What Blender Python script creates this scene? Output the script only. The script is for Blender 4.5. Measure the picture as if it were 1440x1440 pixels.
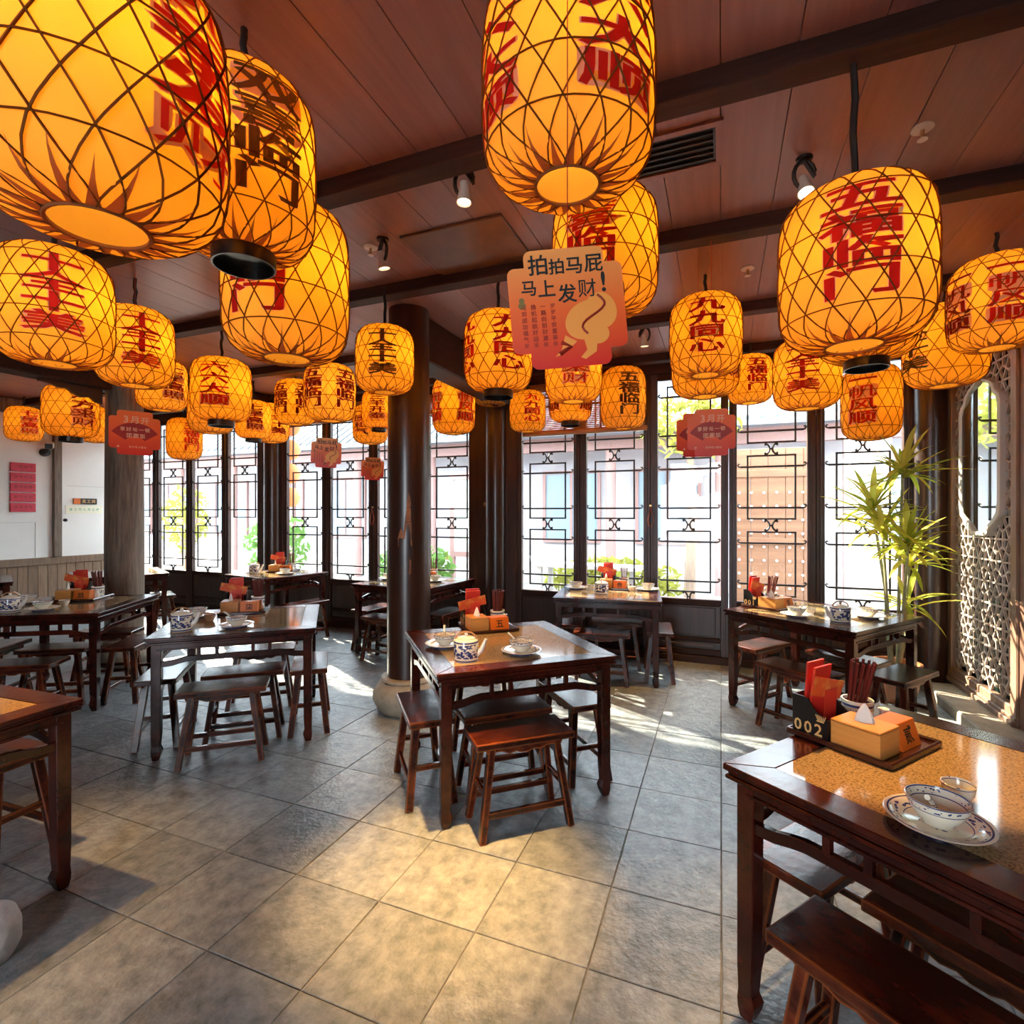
import bpy, bmesh, math, random
from mathutils import Vector, Matrix
random.seed(7)
SC = bpy.context.scene
for o in list(bpy.data.objects):
    bpy.data.objects.remove(o)
COL = SC.collection
PI = math.pi
def rad(a): return math.radians(a)

# ------------------------------------------------------------------ camera
cam_d = bpy.data.cameras.new('camera'); cam = bpy.data.objects.new('camera', cam_d); COL.objects.link(cam)
cam_d.sensor_width = 36; cam_d.lens = 742 / 1440 * 36; cam_d.clip_start = .02
cam_d.shift_y = 2 / 1440
cam.location = (0, 0, 1.52); cam.rotation_euler = (rad(90), 0, rad(21.6))
SC.camera = cam
# ------------------------------------------------------------------ world, sun, exposure
SKY_STRENGTH = 15.0
SUN_STRENGTH = 42.0
EXPOSURE = 0.28
w = bpy.data.worlds.new('world'); SC.world = w; w.use_nodes = True
bg = w.node_tree.nodes['Background']; bg.inputs[0].default_value = (.80, .90, 1, 1); bg.inputs[1].default_value = SKY_STRENGTH
sun_d = bpy.data.lights.new('sun', 'SUN'); sun_d.energy = SUN_STRENGTH; sun_d.angle = rad(.6); sun_d.color = (1, .86, .66)
sun = bpy.data.objects.new('sun', sun_d); COL.objects.link(sun)
SUN_DIR = Vector((.80, -.45, -.50)).normalized()
sun.rotation_euler = SUN_DIR.to_track_quat('-Z', 'Y').to_euler(); sun.location = (-6, 14, 10)
vs = SC.view_settings
vs.view_transform = 'Standard'; vs.look = 'None'; vs.exposure = EXPOSURE; vs.gamma = 1; vs.use_curve_mapping = False
try:
    SC.cycles.use_denoising = True
    SC.cycles.max_bounces = 8; SC.cycles.diffuse_bounces = 4; SC.cycles.glossy_bounces = 4
    SC.cycles.transmission_bounces = 4; SC.cycles.transparent_max_bounces = 12
    SC.cycles.sample_clamp_indirect = 6.0
    SC.cycles.caustics_reflective = False; SC.cycles.caustics_refractive = False
except Exception:
    pass

# ------------------------------------------------------------------ materials
MATS = {}
def mat(name, c=(.5, .5, .5), rough=.5, metal=0, spec=.5, coat=0, noise=None, bump=None, rnd=0):
    """noise=(colour2, scale xyz, detail, contrast lo, hi); bump=(scale, strength); rnd = per-object value spread"""
    if name in MATS: return MATS[name]
    m = bpy.data.materials.new(name); m.use_nodes = True; MATS[name] = m
    nt = m.node_tree; N = nt.nodes; Lk = nt.links
    b = N['Principled BSDF']
    b.inputs['Base Color'].default_value = (*c, 1); b.inputs['Roughness'].default_value = rough
    b.inputs['Metallic'].default_value = metal; b.inputs['Specular IOR Level'].default_value = spec
    b.inputs['Coat Weight'].default_value = coat; b.inputs['Coat Roughness'].default_value = .12
    src = None
    tc = N.new('ShaderNodeTexCoord')
    co = tc.outputs['Object']
    if rnd:
        oi = N.new('ShaderNodeObjectInfo')
        va = N.new('ShaderNodeVectorMath'); va.operation = 'ADD'
        sc = N.new('ShaderNodeMath'); sc.operation = 'MULTIPLY'; sc.inputs[1].default_value = 37
        Lk.new(oi.outputs['Random'], sc.inputs[0])
        Lk.new(co, va.inputs[0]); Lk.new(sc.outputs[0], va.inputs[1]); co = va.outputs[0]
    if noise:
        c2, sc3, det, lo, hi = noise
        mp = N.new('ShaderNodeMapping'); mp.inputs['Scale'].default_value = sc3
        Lk.new(co, mp.inputs[0])
        nz = N.new('ShaderNodeTexNoise'); nz.inputs['Scale'].default_value = 1; nz.inputs['Detail'].default_value = det
        nz.inputs['Roughness'].default_value = .65
        Lk.new(mp.outputs[0], nz.inputs['Vector'])
        rp = N.new('ShaderNodeValToRGB'); rp.color_ramp.elements[0].position = lo; rp.color_ramp.elements[1].position = hi
        rp.color_ramp.elements[0].color = (*c, 1); rp.color_ramp.elements[1].color = (*c2, 1)
        Lk.new(nz.outputs[0], rp.inputs[0]); src = rp.outputs[0]
    if rnd:
        hs = N.new('ShaderNodeHueSaturation')
        mr = N.new('ShaderNodeMapRange'); mr.inputs[3].default_value = 1 - rnd; mr.inputs[4].default_value = 1 + rnd
        Lk.new(oi.outputs['Random'], mr.inputs[0]); Lk.new(mr.outputs[0], hs.inputs['Value'])
        if src: Lk.new(src, hs.inputs['Color'])
        else: hs.inputs['Color'].default_value = (*c, 1)
        src = hs.outputs[0]
    if src: Lk.new(src, b.inputs['Base Color'])
    if bump:
        nz2 = N.new('ShaderNodeTexNoise'); nz2.inputs['Scale'].default_value = bump[0]; nz2.inputs['Detail'].default_value = 5
        Lk.new(co, nz2.inputs['Vector'])
        bp = N.new('ShaderNodeBump'); bp.inputs['Strength'].default_value = bump[1]; bp.inputs['Distance'].default_value = .01
        Lk.new(nz2.outputs[0], bp.inputs['Height']); Lk.new(bp.outputs[0], b.inputs['Normal'])
    return m
def emis(name, c, s):
    m = bpy.data.materials.new(name); m.use_nodes = True; MATS[name] = m
    b = m.node_tree.nodes['Principled BSDF']
    b.inputs['Base Color'].default_value = (*c, 1)
    b.inputs['Emission Color'].default_value = (*c, 1); b.inputs['Emission Strength'].default_value = s
    return m
def translucent(name, ct, cd, mixd=.35, cloth=0):
    m = bpy.data.materials.new(name); m.use_nodes = True; MATS[name] = m
    nt = m.node_tree; N = nt.nodes; Lk = nt.links; N.remove(N['Principled BSDF'])
    t = N.new('ShaderNodeBsdfTranslucent'); d = N.new('ShaderNodeBsdfDiffuse'); mx = N.new('ShaderNodeMixShader')
    t.inputs[0].default_value = (*ct, 1); d.inputs[0].default_value = (*cd, 1); mx.inputs[0].default_value = mixd
    Lk.new(t.outputs[0], mx.inputs[1]); Lk.new(d.outputs[0], mx.inputs[2])
    Lk.new(mx.outputs[0], N['Material Output'].inputs[0])
    if cloth:
        tc = N.new('ShaderNodeTexCoord'); mp = N.new('ShaderNodeMapping'); mp.inputs['Scale'].default_value = (9, 9, 2.5)
        nz = N.new('ShaderNodeTexNoise'); nz.inputs['Scale'].default_value = 1; nz.inputs['Detail'].default_value = 4
        rp = N.new('ShaderNodeValToRGB'); rp.color_ramp.elements[0].position = .3; rp.color_ramp.elements[1].position = .7
        rp.color_ramp.elements[0].color = (ct[0] * .86, ct[1] * .80, ct[2] * .7, 1); rp.color_ramp.elements[1].color = (*ct, 1)
        Lk.new(tc.outputs['Object'], mp.inputs[0]); Lk.new(mp.outputs[0], nz.inputs['Vector']); Lk.new(nz.outputs[0], rp.inputs[0])
        Lk.new(rp.outputs[0], t.inputs[0])
    return m

WD = mat('dark_wood', (.018, .007, .005), .42, noise=((.060, .022, .012), (30, 30, 2.2), 6, .35, .75), bump=(40, .15), rnd=.15)
WD_X = mat('dark_wood_beam', (.018, .007, .005), .6, spec=.2, noise=((.045, .018, .012), (2.2, 30, 30), 6, .35, .75), bump=(40, .15), rnd=.12)
WR = mat('table_wood', (.024, .004, .0025), .20, spec=.35, coat=.12, noise=((.085, .014, .006), (5, 5, 5), 7, .42, .80), bump=(30, .06), rnd=.2)
WS = mat('stool_wood', (.028, .0045, .003), .24, spec=.35, coat=.12, noise=((.17, .030, .010), (4, 9, 9), 7, .46, .82), bump=(30, .10), rnd=.35)
def worn_edges(m, col, r=.012, amt=1.0):
    nt = m.node_tree; N = nt.nodes; Lk = nt.links; b = N['Principled BSDF']
    src = b.inputs['Base Color'].links[0].from_socket
    bv = N.new('ShaderNodeBevel'); bv.samples = 4; bv.inputs['Radius'].default_value = r
    ge = N.new('ShaderNodeNewGeometry')
    dt = N.new('ShaderNodeVectorMath'); dt.operation = 'DOT_PRODUCT'; Lk.new(bv.outputs[0], dt.inputs[0]); Lk.new(ge.outputs['Normal'], dt.inputs[1])
    mr = N.new('ShaderNodeMapRange'); mr.inputs[1].default_value = .985; mr.inputs[2].default_value = .86; mr.inputs[3].default_value = 0; mr.inputs[4].default_value = amt; Lk.new(dt.outputs['Value'], mr.inputs[0])
    tc = N.new('ShaderNodeTexCoord'); nz = N.new('ShaderNodeTexNoise'); nz.inputs['Scale'].default_value = 9; Lk.new(tc.outputs['Object'], nz.inputs['Vector'])
    mu = N.new('ShaderNodeMath'); mu.operation = 'MULTIPLY'; Lk.new(mr.outputs[0], mu.inputs[0]); Lk.new(nz.outputs[0], mu.inputs[1])
    mx = N.new('ShaderNodeMix'); mx.data_type = 'RGBA'; Lk.new(mu.outputs[0], mx.inputs[0]); Lk.new(src, mx.inputs[6]); mx.inputs[7].default_value = (*col, 1)
    Lk.new(mx.outputs[2], b.inputs['Base Color'])
worn_edges(WS, (.42, .11, .025), .012, 1.3)
COLM = mat('column_wood', (.034, .012, .007), .32, coat=.15, noise=((.014, .006, .004), (9, 9, .8), 6, .4, .7), bump=(20, .1))
PALEW = mat('weathered_wood', (.10, .07, .05), .6, noise=((.24, .18, .13), (40, 40, 3), 6, .35, .7), bump=(30, .2))
CEIL = mat('ceiling_board', (.205, .100, .092), .38, noise=((.28, .145, .135), (26, 1.4, 10), 5, .3, .75), rnd=.06)
WAIN = mat('wainscot_board', (.17, .10, .06), .55, noise=((.28, .18, .11), (30, 30, 3), 5, .3, .7), rnd=.16)
WHITE = mat('white_plaster', (.86, .83, .78), .7, noise=((.80, .76, .71), (1.2, 1.2, 1.2), 4, .4, .75))
SLATE = mat('slate_tile', (.120, .138, .142), .34, spec=.5, noise=((.34, .36, .37), (15, 15, 15), 14, .33, .74), bump=(44, .6), rnd=.22)
GROUT = mat('grout', (.34, .31, .26), .8, noise=((.10, .095, .09), (3, 3, 3), 4, .35, .6))
STONE = mat('base_stone', (.23, .19, .14), .6, noise=((.34, .29, .22), (14, 14, 14), 8, .35, .7), bump=(40, .5))
GRAN = mat('granite', (.38, .25, .115), .08, spec=.6, noise=((.15, .095, .045), (150, 150, 150), 3, .47, .62))
IRON = mat('lattice_iron', (.022, .016, .013), .5)
BLACK = mat('black_lacquer', (.010, .009, .009), .3)
CORD = mat('black_cord', (.012, .011, .011), .6)


BRASS = mat('brass', (.75, .52, .22), .35, metal=1)
CERAM = mat('white_ceramic', (.78, .74, .66), .15)
BOXW = mat('light_bamboo_box', (.62, .24, .05), .35, noise=((.74, .34, .085), (3, 3, 70), 4, .35, .7))
BLOCKO = mat('orange_block', (.70, .155, .015), .35)
TRAYM = mat('tray_wood', (.045, .012, .008), .25, coat=.3)
REDC = mat('red_card', (.62, .030, .020), .4, noise=((.75, .12, .03), (9, 9, 9), 3, .5, .7), rnd=.12)
ORC = mat('orange_card', (.72, .10, .025), .4, noise=((.80, .30, .06), (16, 16, 16), 3, .5, .65))
CHOP = mat('chopstick_wood', (.12, .016, .012), .35, rnd=.25)
INKB = mat('ink_black', (.010, .009, .009), .6)
GOLDP = mat('gold_print', (.78, .44, .16), .45)
TISS = mat('tissue_paper', (.88, .80, .70), .8)
REDPL = mat('red_plaque', (.60, .022, .050), .45)
PLQTX = mat('plaque_lettering', (.20, .010, .02), .5)
CAMERA_B = mat('white_plastic', (.70, .62, .52), .4)
METAL_D = mat('dark_metal', (.02, .02, .02), .4, metal=.6)
GREEN = translucent('leaf_green', (.46, .50, .06), (.36, .42, .06), .6)
STEM = mat('cane_stem', (.22, .24, .12), .6, noise=((.40, .38, .22), (20, 20, 20), 3, .3, .7))
POTM = mat('pot_glaze', (.30, .10, .035), .3)
SOIL = mat('soil', (.05, .035, .02), .9)
MIRR = mat('mirror_glass', (.80, .86, .84), .03, metal=1)
DARKG = mat('dark_backing_glass', (.006, .012, .010), .16, spec=.22)
LATT = mat('lattice_cream', (.40, .31, .25), .4, noise=((.55, .45, .37), (7, 7, 7), 3, .35, .7))
MEDF = mat('medallion_frame', (.52, .46, .40), .35)
PAPER = translucent('lantern_paper', (1, .47, .030), (.96, .58, .11), .42, cloth=1)
BAMB = translucent('bamboo_strip', (.42, .14, .03), (.20, .075, .02), .6)
GATH = translucent('bamboo_gather', (.55, .22, .06), (.32, .16, .07), .5)
LRED = translucent('letter_red', (.90, .075, .030), (.66, .050, .05), .45)
LDRED = translucent('letter_dark_red', (.74, .060, .022), (.44, .02, .02), .45)
LBLK = translucent('letter_black', (.28, .19, .06), (.030, .040, .030), .55)
LMAR = translucent('letter_maroon', (.42, .045, .016), (.14, .012, .012), .55)
LBORD = translucent('sticker_border', (.92, .62, .36), (.80, .58, .46), .35)
BULB = emis('bulb_glow', (1, .60, .20), 98)
BULBD = emis('bulb_glow_dim', (1, .60, .20), 58)
SPOTG = emis('spot_lamp_face', (1, .78, .5), 6)
GREENY = translucent('leaf_yellow', (.75, .68, .10), (.66, .60, .12), .6)
LETTER = dict(r=LRED, d=LDRED, k=LBLK, m=LMAR)

def porcelain(name, mode):
    """cream glaze with blue painted bands (flat painted decoration)"""
    m = mat(name, (.84, .78, .64), .12, coat=.3)
    nt = m.node_tree; N = nt.nodes; Lk = nt.links; b = N['Principled BSDF']
    tc = N.new('ShaderNodeTexCoord'); sp = N.new('ShaderNodeSeparateXYZ'); Lk.new(tc.outputs['Object'], sp.inputs[0])
    at = N.new('ShaderNodeMath'); at.operation = 'ARCTAN2'; Lk.new(sp.outputs[1], at.inputs[0]); Lk.new(sp.outputs[0], at.inputs[1])
    ln = N.new('ShaderNodeVectorMath'); ln.operation = 'LENGTH'
    cx = N.new('ShaderNodeCombineXYZ'); Lk.new(sp.outputs[0], cx.inputs[0]); Lk.new(sp.outputs[1], cx.inputs[1]); Lk.new(cx.outputs[0], ln.inputs[0])
    val = ln.outputs['Value'] if mode == 'plate' else sp.outputs[2]
    def band(lo, hi):
        a = N.new('ShaderNodeMath'); a.operation = 'GREATER_THAN'; a.inputs[1].default_value = lo; Lk.new(val, a.inputs[0])
        c = N.new('ShaderNodeMath'); c.operation = 'LESS_THAN'; c.inputs[1].default_value = hi; Lk.new(val, c.inputs[0])
        d = N.new('ShaderNodeMath'); d.operation = 'MULTIPLY'; Lk.new(a.outputs[0], d.inputs[0]); Lk.new(c.outputs[0], d.inputs[1])
        return d.outputs[0]
    uv = N.new('ShaderNodeCombineXYZ'); Lk.new(at.outputs[0], uv.inputs[0])
    sz = N.new('ShaderNodeMath'); sz.operation = 'MULTIPLY'; sz.inputs[1].default_value = 20; Lk.new(val, sz.inputs[0]); Lk.new(sz.outputs[0], uv.inputs[1])
    vo = N.new('ShaderNodeTexVoronoi'); vo.inputs['Scale'].default_value = {'pot': 2.6, 'bowl': 7, 'plate': 5, 'cup': 3.0}[mode]; Lk.new(uv.outputs[0], vo.inputs['Vector'])
    nz = N.new('ShaderNodeTexNoise'); nz.inputs['Scale'].default_value = 5; nz.inputs['Detail'].default_value = 2; Lk.new(uv.outputs[0], nz.inputs['Vector'])
    ad = N.new('ShaderNodeMath'); ad.operation = 'ADD'; Lk.new(vo.outputs['Distance'], ad.inputs[0]); Lk.new(nz.outputs[0], ad.inputs[1])
    lt = N.new('ShaderNodeMath'); lt.operation = 'LESS_THAN'; lt.inputs[1].default_value = {'pot': 1.06, 'cup': .95, 'bowl': .82, 'plate': .84}[mode]; Lk.new(ad.outputs[0], lt.inputs[0])
    fl = {'pot': [(.022, .092)], 'bowl': [(.044, .055)], 'plate': [(.072, .096), (.028, .040)], 'cup': [(.018, .068)]}[mode]
    li = {'pot': [(.004, .012), (.096, .104)], 'bowl': [(.057, .060), (.040, .042)], 'plate': [(.098, .102), (.066, .068)], 'cup': [(.004, .010), (.076, .084)]}[mode]
    s = None
    def mx(a, bb):
        if a is None: return bb
        q = N.new('ShaderNodeMath'); q.operation = 'MAXIMUM'; Lk.new(a, q.inputs[0]); Lk.new(bb, q.inputs[1]); return q.outputs[0]
    for lo, hi in fl:
        q = N.new('ShaderNodeMath'); q.operation = 'MULTIPLY'; Lk.new(band(lo, hi), q.inputs[0]); Lk.new(lt.outputs[0], q.inputs[1]); s = mx(s, q.outputs[0])
    for lo, hi in li: s = mx(s, band(lo, hi))
    mc = N.new('ShaderNodeMix'); mc.data_type = 'RGBA'; mc.inputs[6].default_value = (.86, .79, .63, 1); mc.inputs[7].default_value = (.045, .065, .19, 1)
    Lk.new(s, mc.inputs[0]); Lk.new(mc.outputs[2], b.inputs['Base Color'])
    return m
P_POT = porcelain('porcelain_teapot', 'pot'); P_BOWL = porcelain('porcelain_bowl', 'bowl')
P_PLATE = porcelain('porcelain_plate', 'plate'); P_CUP = porcelain('porcelain_holder', 'cup')

def glass_mat(name, tint=(.96, .98, .97), gl=.09):
    m = bpy.data.materials.new(name); m.use_nodes = True; nt = m.node_tree; N = nt.nodes; Lk = nt.links; N.remove(N['Principled BSDF'])
    t = N.new('ShaderNodeBsdfTransparent'); t.inputs[0].default_value = (*tint, 1)
    g = N.new('ShaderNodeBsdfGlossy'); g.inputs['Roughness'].default_value = .02
    lw = N.new('ShaderNodeLayerWeight'); lw.inputs[0].default_value = .5
    pw = N.new('ShaderNodeMath'); pw.operation = 'POWER'; pw.inputs[1].default_value = 5; Lk.new(lw.outputs['Facing'], pw.inputs[0])
    fr = N.new('ShaderNodeMath'); fr.operation = 'MULTIPLY_ADD'; fr.inputs[1].default_value = .94; fr.inputs[2].default_value = .03; Lk.new(pw.outputs[0], fr.inputs[0])
    mx = N.new('ShaderNodeMixShader'); Lk.new(fr.outputs[0], mx.inputs[0]); Lk.new(t.outputs[0], mx.inputs[1]); Lk.new(g.outputs[0], mx.inputs[2])
    Lk.new(mx.outputs[0], N['Material Output'].inputs[0]); return m
GLASS = glass_mat('window_glass')

# ------------------------------------------------------------------ mesh builder
class MB:
    def __init__(s): s.v = []; s.f = []; s.smooth = False
    def add(s, vs, fs, M=None):
        n = len(s.v)
        s.v += [tuple(M @ Vector(p)) if M else tuple(p) for p in vs]
        s.f += [tuple(i + n for i in f) for f in fs]
    def box(s, x0, x1, y0, y1, z0, z1, M=None):
        s.add([(x0, y0, z0), (x1, y0, z0), (x1, y1, z0), (x0, y1, z0), (x0, y0, z1), (x1, y0, z1), (x1, y1, z1), (x0, y1, z1)],
              [(0, 3, 2, 1), (4, 5, 6, 7), (0, 1, 5, 4), (1, 2, 6, 5), (2, 3, 7, 6), (3, 0, 4, 7)], M)
    def bar(s, a, b, wx, wy, up=(0, 0, 1), w2=None):
        """box beam from a to b, wx wide along cross(dir, up), wy along the other; w2 scales the end b"""
        a = Vector(a); b = Vector(b); d = (b - a).normalized(); u = Vector(up)
        if abs(d.dot(u)) > .98: u = Vector((0, 1, 0))
        r = d.cross(u).normalized(); q = r.cross(d).normalized(); k = w2 or 1
        P = []
        for c, kk in ((a, 1), (b, k)):
            for i, j in ((-1, -1), (1, -1), (1, 1), (-1, 1)): P.append(c + r * (i * wx * kk / 2) + q * (j * wy * kk / 2))
        s.add(P, [(0, 1, 2, 3), (7, 6, 5, 4), (0, 4, 5, 1), (1, 5, 6, 2), (2, 6, 7, 3), (3, 7, 4, 0)])
    def prism(s, pts, t0, t1, M=None):
        """2-D outline in local xz, extruded in y from t0 to t1"""
        n = len(pts)
        v = [(x, t0, z) for x, z in pts] + [(x, t1, z) for x, z in pts]
        f = [tuple(range(n)), tuple(range(2 * n - 1, n - 1, -1))] + [(i, i + n, (i + 1) % n + n, (i + 1) % n) for i in range(n)]
        s.add(v, f, M)
    def lathe(s, prof, n=24, M=None, cap0=True, cap1=True):
        v = []; f = []; k = len(prof)
        for r, z in prof:
            for i in range(n):
                a = 2 * PI * i / n; v.append((r * math.cos(a), r * math.sin(a), z))
        for j in range(k - 1):
            for i in range(n):
                i2 = (i + 1) % n; f.append((j * n + i, j * n + i2, (j + 1) * n + i2, (j + 1) * n + i))
        if cap0: f.append(tuple(range(n - 1, -1, -1)))
        if cap1: f.append(tuple((k - 1) * n + i for i in range(n)))
        s.add(v, f, M)
    def tube(s, pts, r, n=6, closed=False, M=None, taper=None):
        P = [Vector(p) for p in pts]; m = len(P); v = []; f = []
        up = Vector((0, 0, 1)); prev = None
        for i in range(m):
            if closed: d = P[(i + 1) % m] - P[i - 1]
            else: d = P[min(i + 1, m - 1)] - P[max(i - 1, 0)]
            d.normalize()
            if prev is None:
                u = up if abs(d.z) < .9 else Vector((1, 0, 0)); a = d.cross(u).normalized()
            else:
                a = (prev - d * prev.dot(d)).normalized()
            prev = a; b = d.cross(a); rr = r * (taper[i] if taper else 1)
            for k in range(n):
                t = 2 * PI * k / n; v.append(P[i] + a * (rr * math.cos(t)) + b * (rr * math.sin(t)))
        for i in range(m if closed else m - 1):
            for k in range(n):
                k2 = (k + 1) % n; i2 = (i + 1) % m
                f.append((i * n + k, i * n + k2, i2 * n + k2, i2 * n + k))
        if not closed: f.append(tuple(range(n - 1, -1, -1))); f.append(tuple((m - 1) * n + k for k in range(n)))
        s.add(v, f, M)
    def mesh(s, name, bevel=0, smooth=False, seg=1):
        me = bpy.data.meshes.new(name); me.from_pydata(s.v, [], s.f)
        bm = bmesh.new(); bm.from_mesh(me)
        bmesh.ops.recalc_face_normals(bm, faces=bm.faces)
        if bevel:
            bmesh.ops.bevel(bm, geom=[e for e in bm.edges if len(e.link_faces) == 2 and e.calc_face_angle(0) > .6], offset=bevel, segments=seg, affect='EDGES', profile=.5, clamp_overlap=True)
        bm.to_mesh(me); bm.free()
        if smooth:
            for p in me.polygons: p.use_smooth = True
            try: me.set_sharp_from_angle(angle=rad(40))
            except Exception: pass
        me.update(); return me
CACHE = {}
def cached(key, fn, bevel=0, smooth=False, seg=1):
    if key not in CACHE:
        b = MB(); fn(b); CACHE[key] = b.mesh(str(key), bevel, smooth, seg)
    return CACHE[key]
def obj(name, me, m, parent=None, loc=(0, 0, 0), rot=(0, 0, 0), sc=None):
    if isinstance(me, MB): me = me.mesh(name)
    if not me.materials: me.materials.append(m)
    o = bpy.data.objects.new(name, me); COL.objects.link(o)
    o.location = loc; o.rotation_euler = rot
    if sc: o.scale = sc if isinstance(sc, (tuple, list)) else (sc,) * 3
    if o.data.materials[0] is not m:
        o.material_slots[0].link = 'OBJECT'; o.material_slots[0].material = m
    if parent: o.parent = parent
    return o
def tag(o, label=None, cat=None, group=None, kind=None):
    if label: o['label'] = label
    if cat: o['category'] = cat
    if group: o['group'] = group
    if kind: o['kind'] = kind
    return o
def thing(name, label, cat, loc=(0, 0, 0), rz=0, group=None):
    o = bpy.data.objects.new(name, None); o.empty_display_size = .1; COL.objects.link(o)
    o.location = loc; o.rotation_euler = (0, 0, rz)
    return tag(o, label, cat, group)
def struct(name, label=None):
    o = bpy.data.objects.new(name, None); o.empty_display_size = .1; COL.objects.link(o)
    return tag(o, label, None, None, 'structure')

# ------------------------------------------------------------------ lettering (flat glyph meshes)
GL = {}
def raw_glyph(ch, off):
    c = bpy.data.curves.new('glyph', 'FONT'); c.body = ch; c.offset = off; c.resolution_u = 2
    o = bpy.data.objects.new('glyph', c); COL.objects.link(o)
    me = bpy.data.meshes.new_from_object(o.evaluated_get(bpy.context.evaluated_depsgraph_get()))
    P = [(v.co.x, v.co.y) for v in me.vertices]; F = [tuple(p.vertices) for p in me.polygons]; A = sum(p.area for p in me.polygons)
    bpy.data.objects.remove(o); bpy.data.curves.remove(c); bpy.data.meshes.remove(me)
    return P, F, A
BASE = {}
def glyph(ch, off=0.0):
    """unit glyph centred on (0,0): 2-D points and triangles; the stroke is thickened only as far as the outline stays clean"""
    k = (ch, off)
    if k in GL: return GL[k]
    if ch not in BASE:
        g0 = raw_glyph(ch, 0.0); BASE[ch] = (g0, (raw_glyph(ch, .005)[2] - g0[2]) / .005)
    (P, F, A0), slope = BASE[ch]
    if off > 0 and slope > 0:
        for q in (1, .8, .6, .45, .3):
            P1, F1, A1 = raw_glyph(ch, off * q)
            if abs(A1 - A0 - slope * off * q) < .10 * slope * off * q + .004: P, F = P1, F1; break
            if off > .04 and q < .85: # too dense for an outline: rounded patch instead
                x0, x1, y0, y1 = min(p[0] for p in P) - .04, max(p[0] for p in P) + .04, min(p[1] for p in P) - .03, max(p[1] for p in P) + .03
                P = []
                for cx, cy, a0 in ((x1 - .1, y1 - .1, 0), (x0 + .1, y1 - .1, 90), (x0 + .1, y0 + .1, 180), (x1 - .1, y0 + .1, 270)):
                    P += [(cx + .1 * math.cos(rad(a0 + t)), cy + .1 * math.sin(rad(a0 + t))) for t in (0, 30, 60, 90)]
                F = [tuple(range(16))]; break
    if ord(ch) > 0x2000: P = [(x - .5, y - .37) for x, y in P]
    else:
        x0 = min(x for x, y in P); x1 = max(x for x, y in P); P = [(x - (x0 + x1) / 2, y - .35) for x, y in P]
    GL[k] = (P, F); return GL[k]
def text_flat(b, s, size, gap=1.0, M=None, off=.015, vertical=False, sx=1, y=0):
    """lettering lying in local xz at depth y, added to builder b"""
    n = len(s)
    for i, ch in enumerate(s):
        P, F = glyph(ch, .016); t = (i - (n - 1) / 2) * size * gap
        cx, cz = (0, -t) if vertical else (t * sx, 0)
        b.add([(cx + x * size * sx, y, cz + z * size) for x, z in P], F, M)

CHARS = '四季发财双喜临门五福十全美八方来七星高照六大顺一团和气三羊开泰帆风九同心贰柒玖捌陆叁壹拍马屁上3月开享好每顿圆饭老字号小面馆马到成功福气来扬帆起航好运来一路向前财源来岁岁平安喜事来吉祥如意调雨谷丰登生员工间非作人员止步0123456789!—'
for ch_ in dict.fromkeys(CHARS): glyph(ch_, .016)
for ch_ in dict.fromkeys('四季发财双喜临门五福十全美八方来七星高照六大顺一团和气三羊开泰帆风九同心'): glyph(ch_, .028); glyph(ch_, .05)

# ================================================================== THE SETTING
XL, XR, YF, YB, ZC = -9.10, 1.87, 5.75, -3.0, 3.10
T = .416; TX0, TY0 = -.414, 1.732

def clip_xy(x, y): return min(max(x, XL), XR), min(max(y, YB), YF)
# ---- floor: bed of grout, slate tiles laid one by one
floor = obj('floor', cached('floor_bed', lambda b: b.box(XL - .3, XR + .3, YB - .2, YF + .2, -.12, -.0055)), GROUT)
tag(floor, 'grey slate tiled floor of the dining room', kind='structure')
def tile_mesh(i):
    def fn(b): b.box(-T / 2 + .0022, T / 2 - .0022, -T / 2 + .0022, T / 2 - .0022, -.03, 0)
    me = cached(('tile', i), fn, bevel=.002)
    return me
cells = []
fx, fy = -math.sin(rad(21.6)), math.cos(rad(21.6)); rx, ry = fy, -fx
for i in range(-22, 6):
    for j in range(-12, 10):
        x = TX0 + (i + .5) * T; y = TY0 + (j + .5) * T
        if x - T / 2 < XL - .2 or x + T / 2 > XR + .25 or y + T / 2 > YF + .2 or y - T / 2 < YB - .2: continue
        d = x * fx + y * fy; l = x * rx + y * ry
        vis = d > .9 and abs(l) < d * 1.12 + .2
        cells.append((0 if vis else 1, d, x, y))
cells.sort()
rest = MB()
for n, (nv, d, x, y) in enumerate(cells):
    if n < 300 and not nv:
        o = obj('tile', tile_mesh(0), SLATE, floor, (x, y, random.uniform(-.0015, .001)), (random.uniform(-.002, .002), random.uniform(-.002, .002), random.choice((0, PI / 2, PI, -PI / 2))))
    else:
        rest.box(x - T / 2 + .003, x + T / 2 - .003, y - T / 2 + .003, y + T / 2 - .003, -.03, 0)
o = obj('tile_field', rest, SLATE, floor); o['kind'] = 'stuff'

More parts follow.
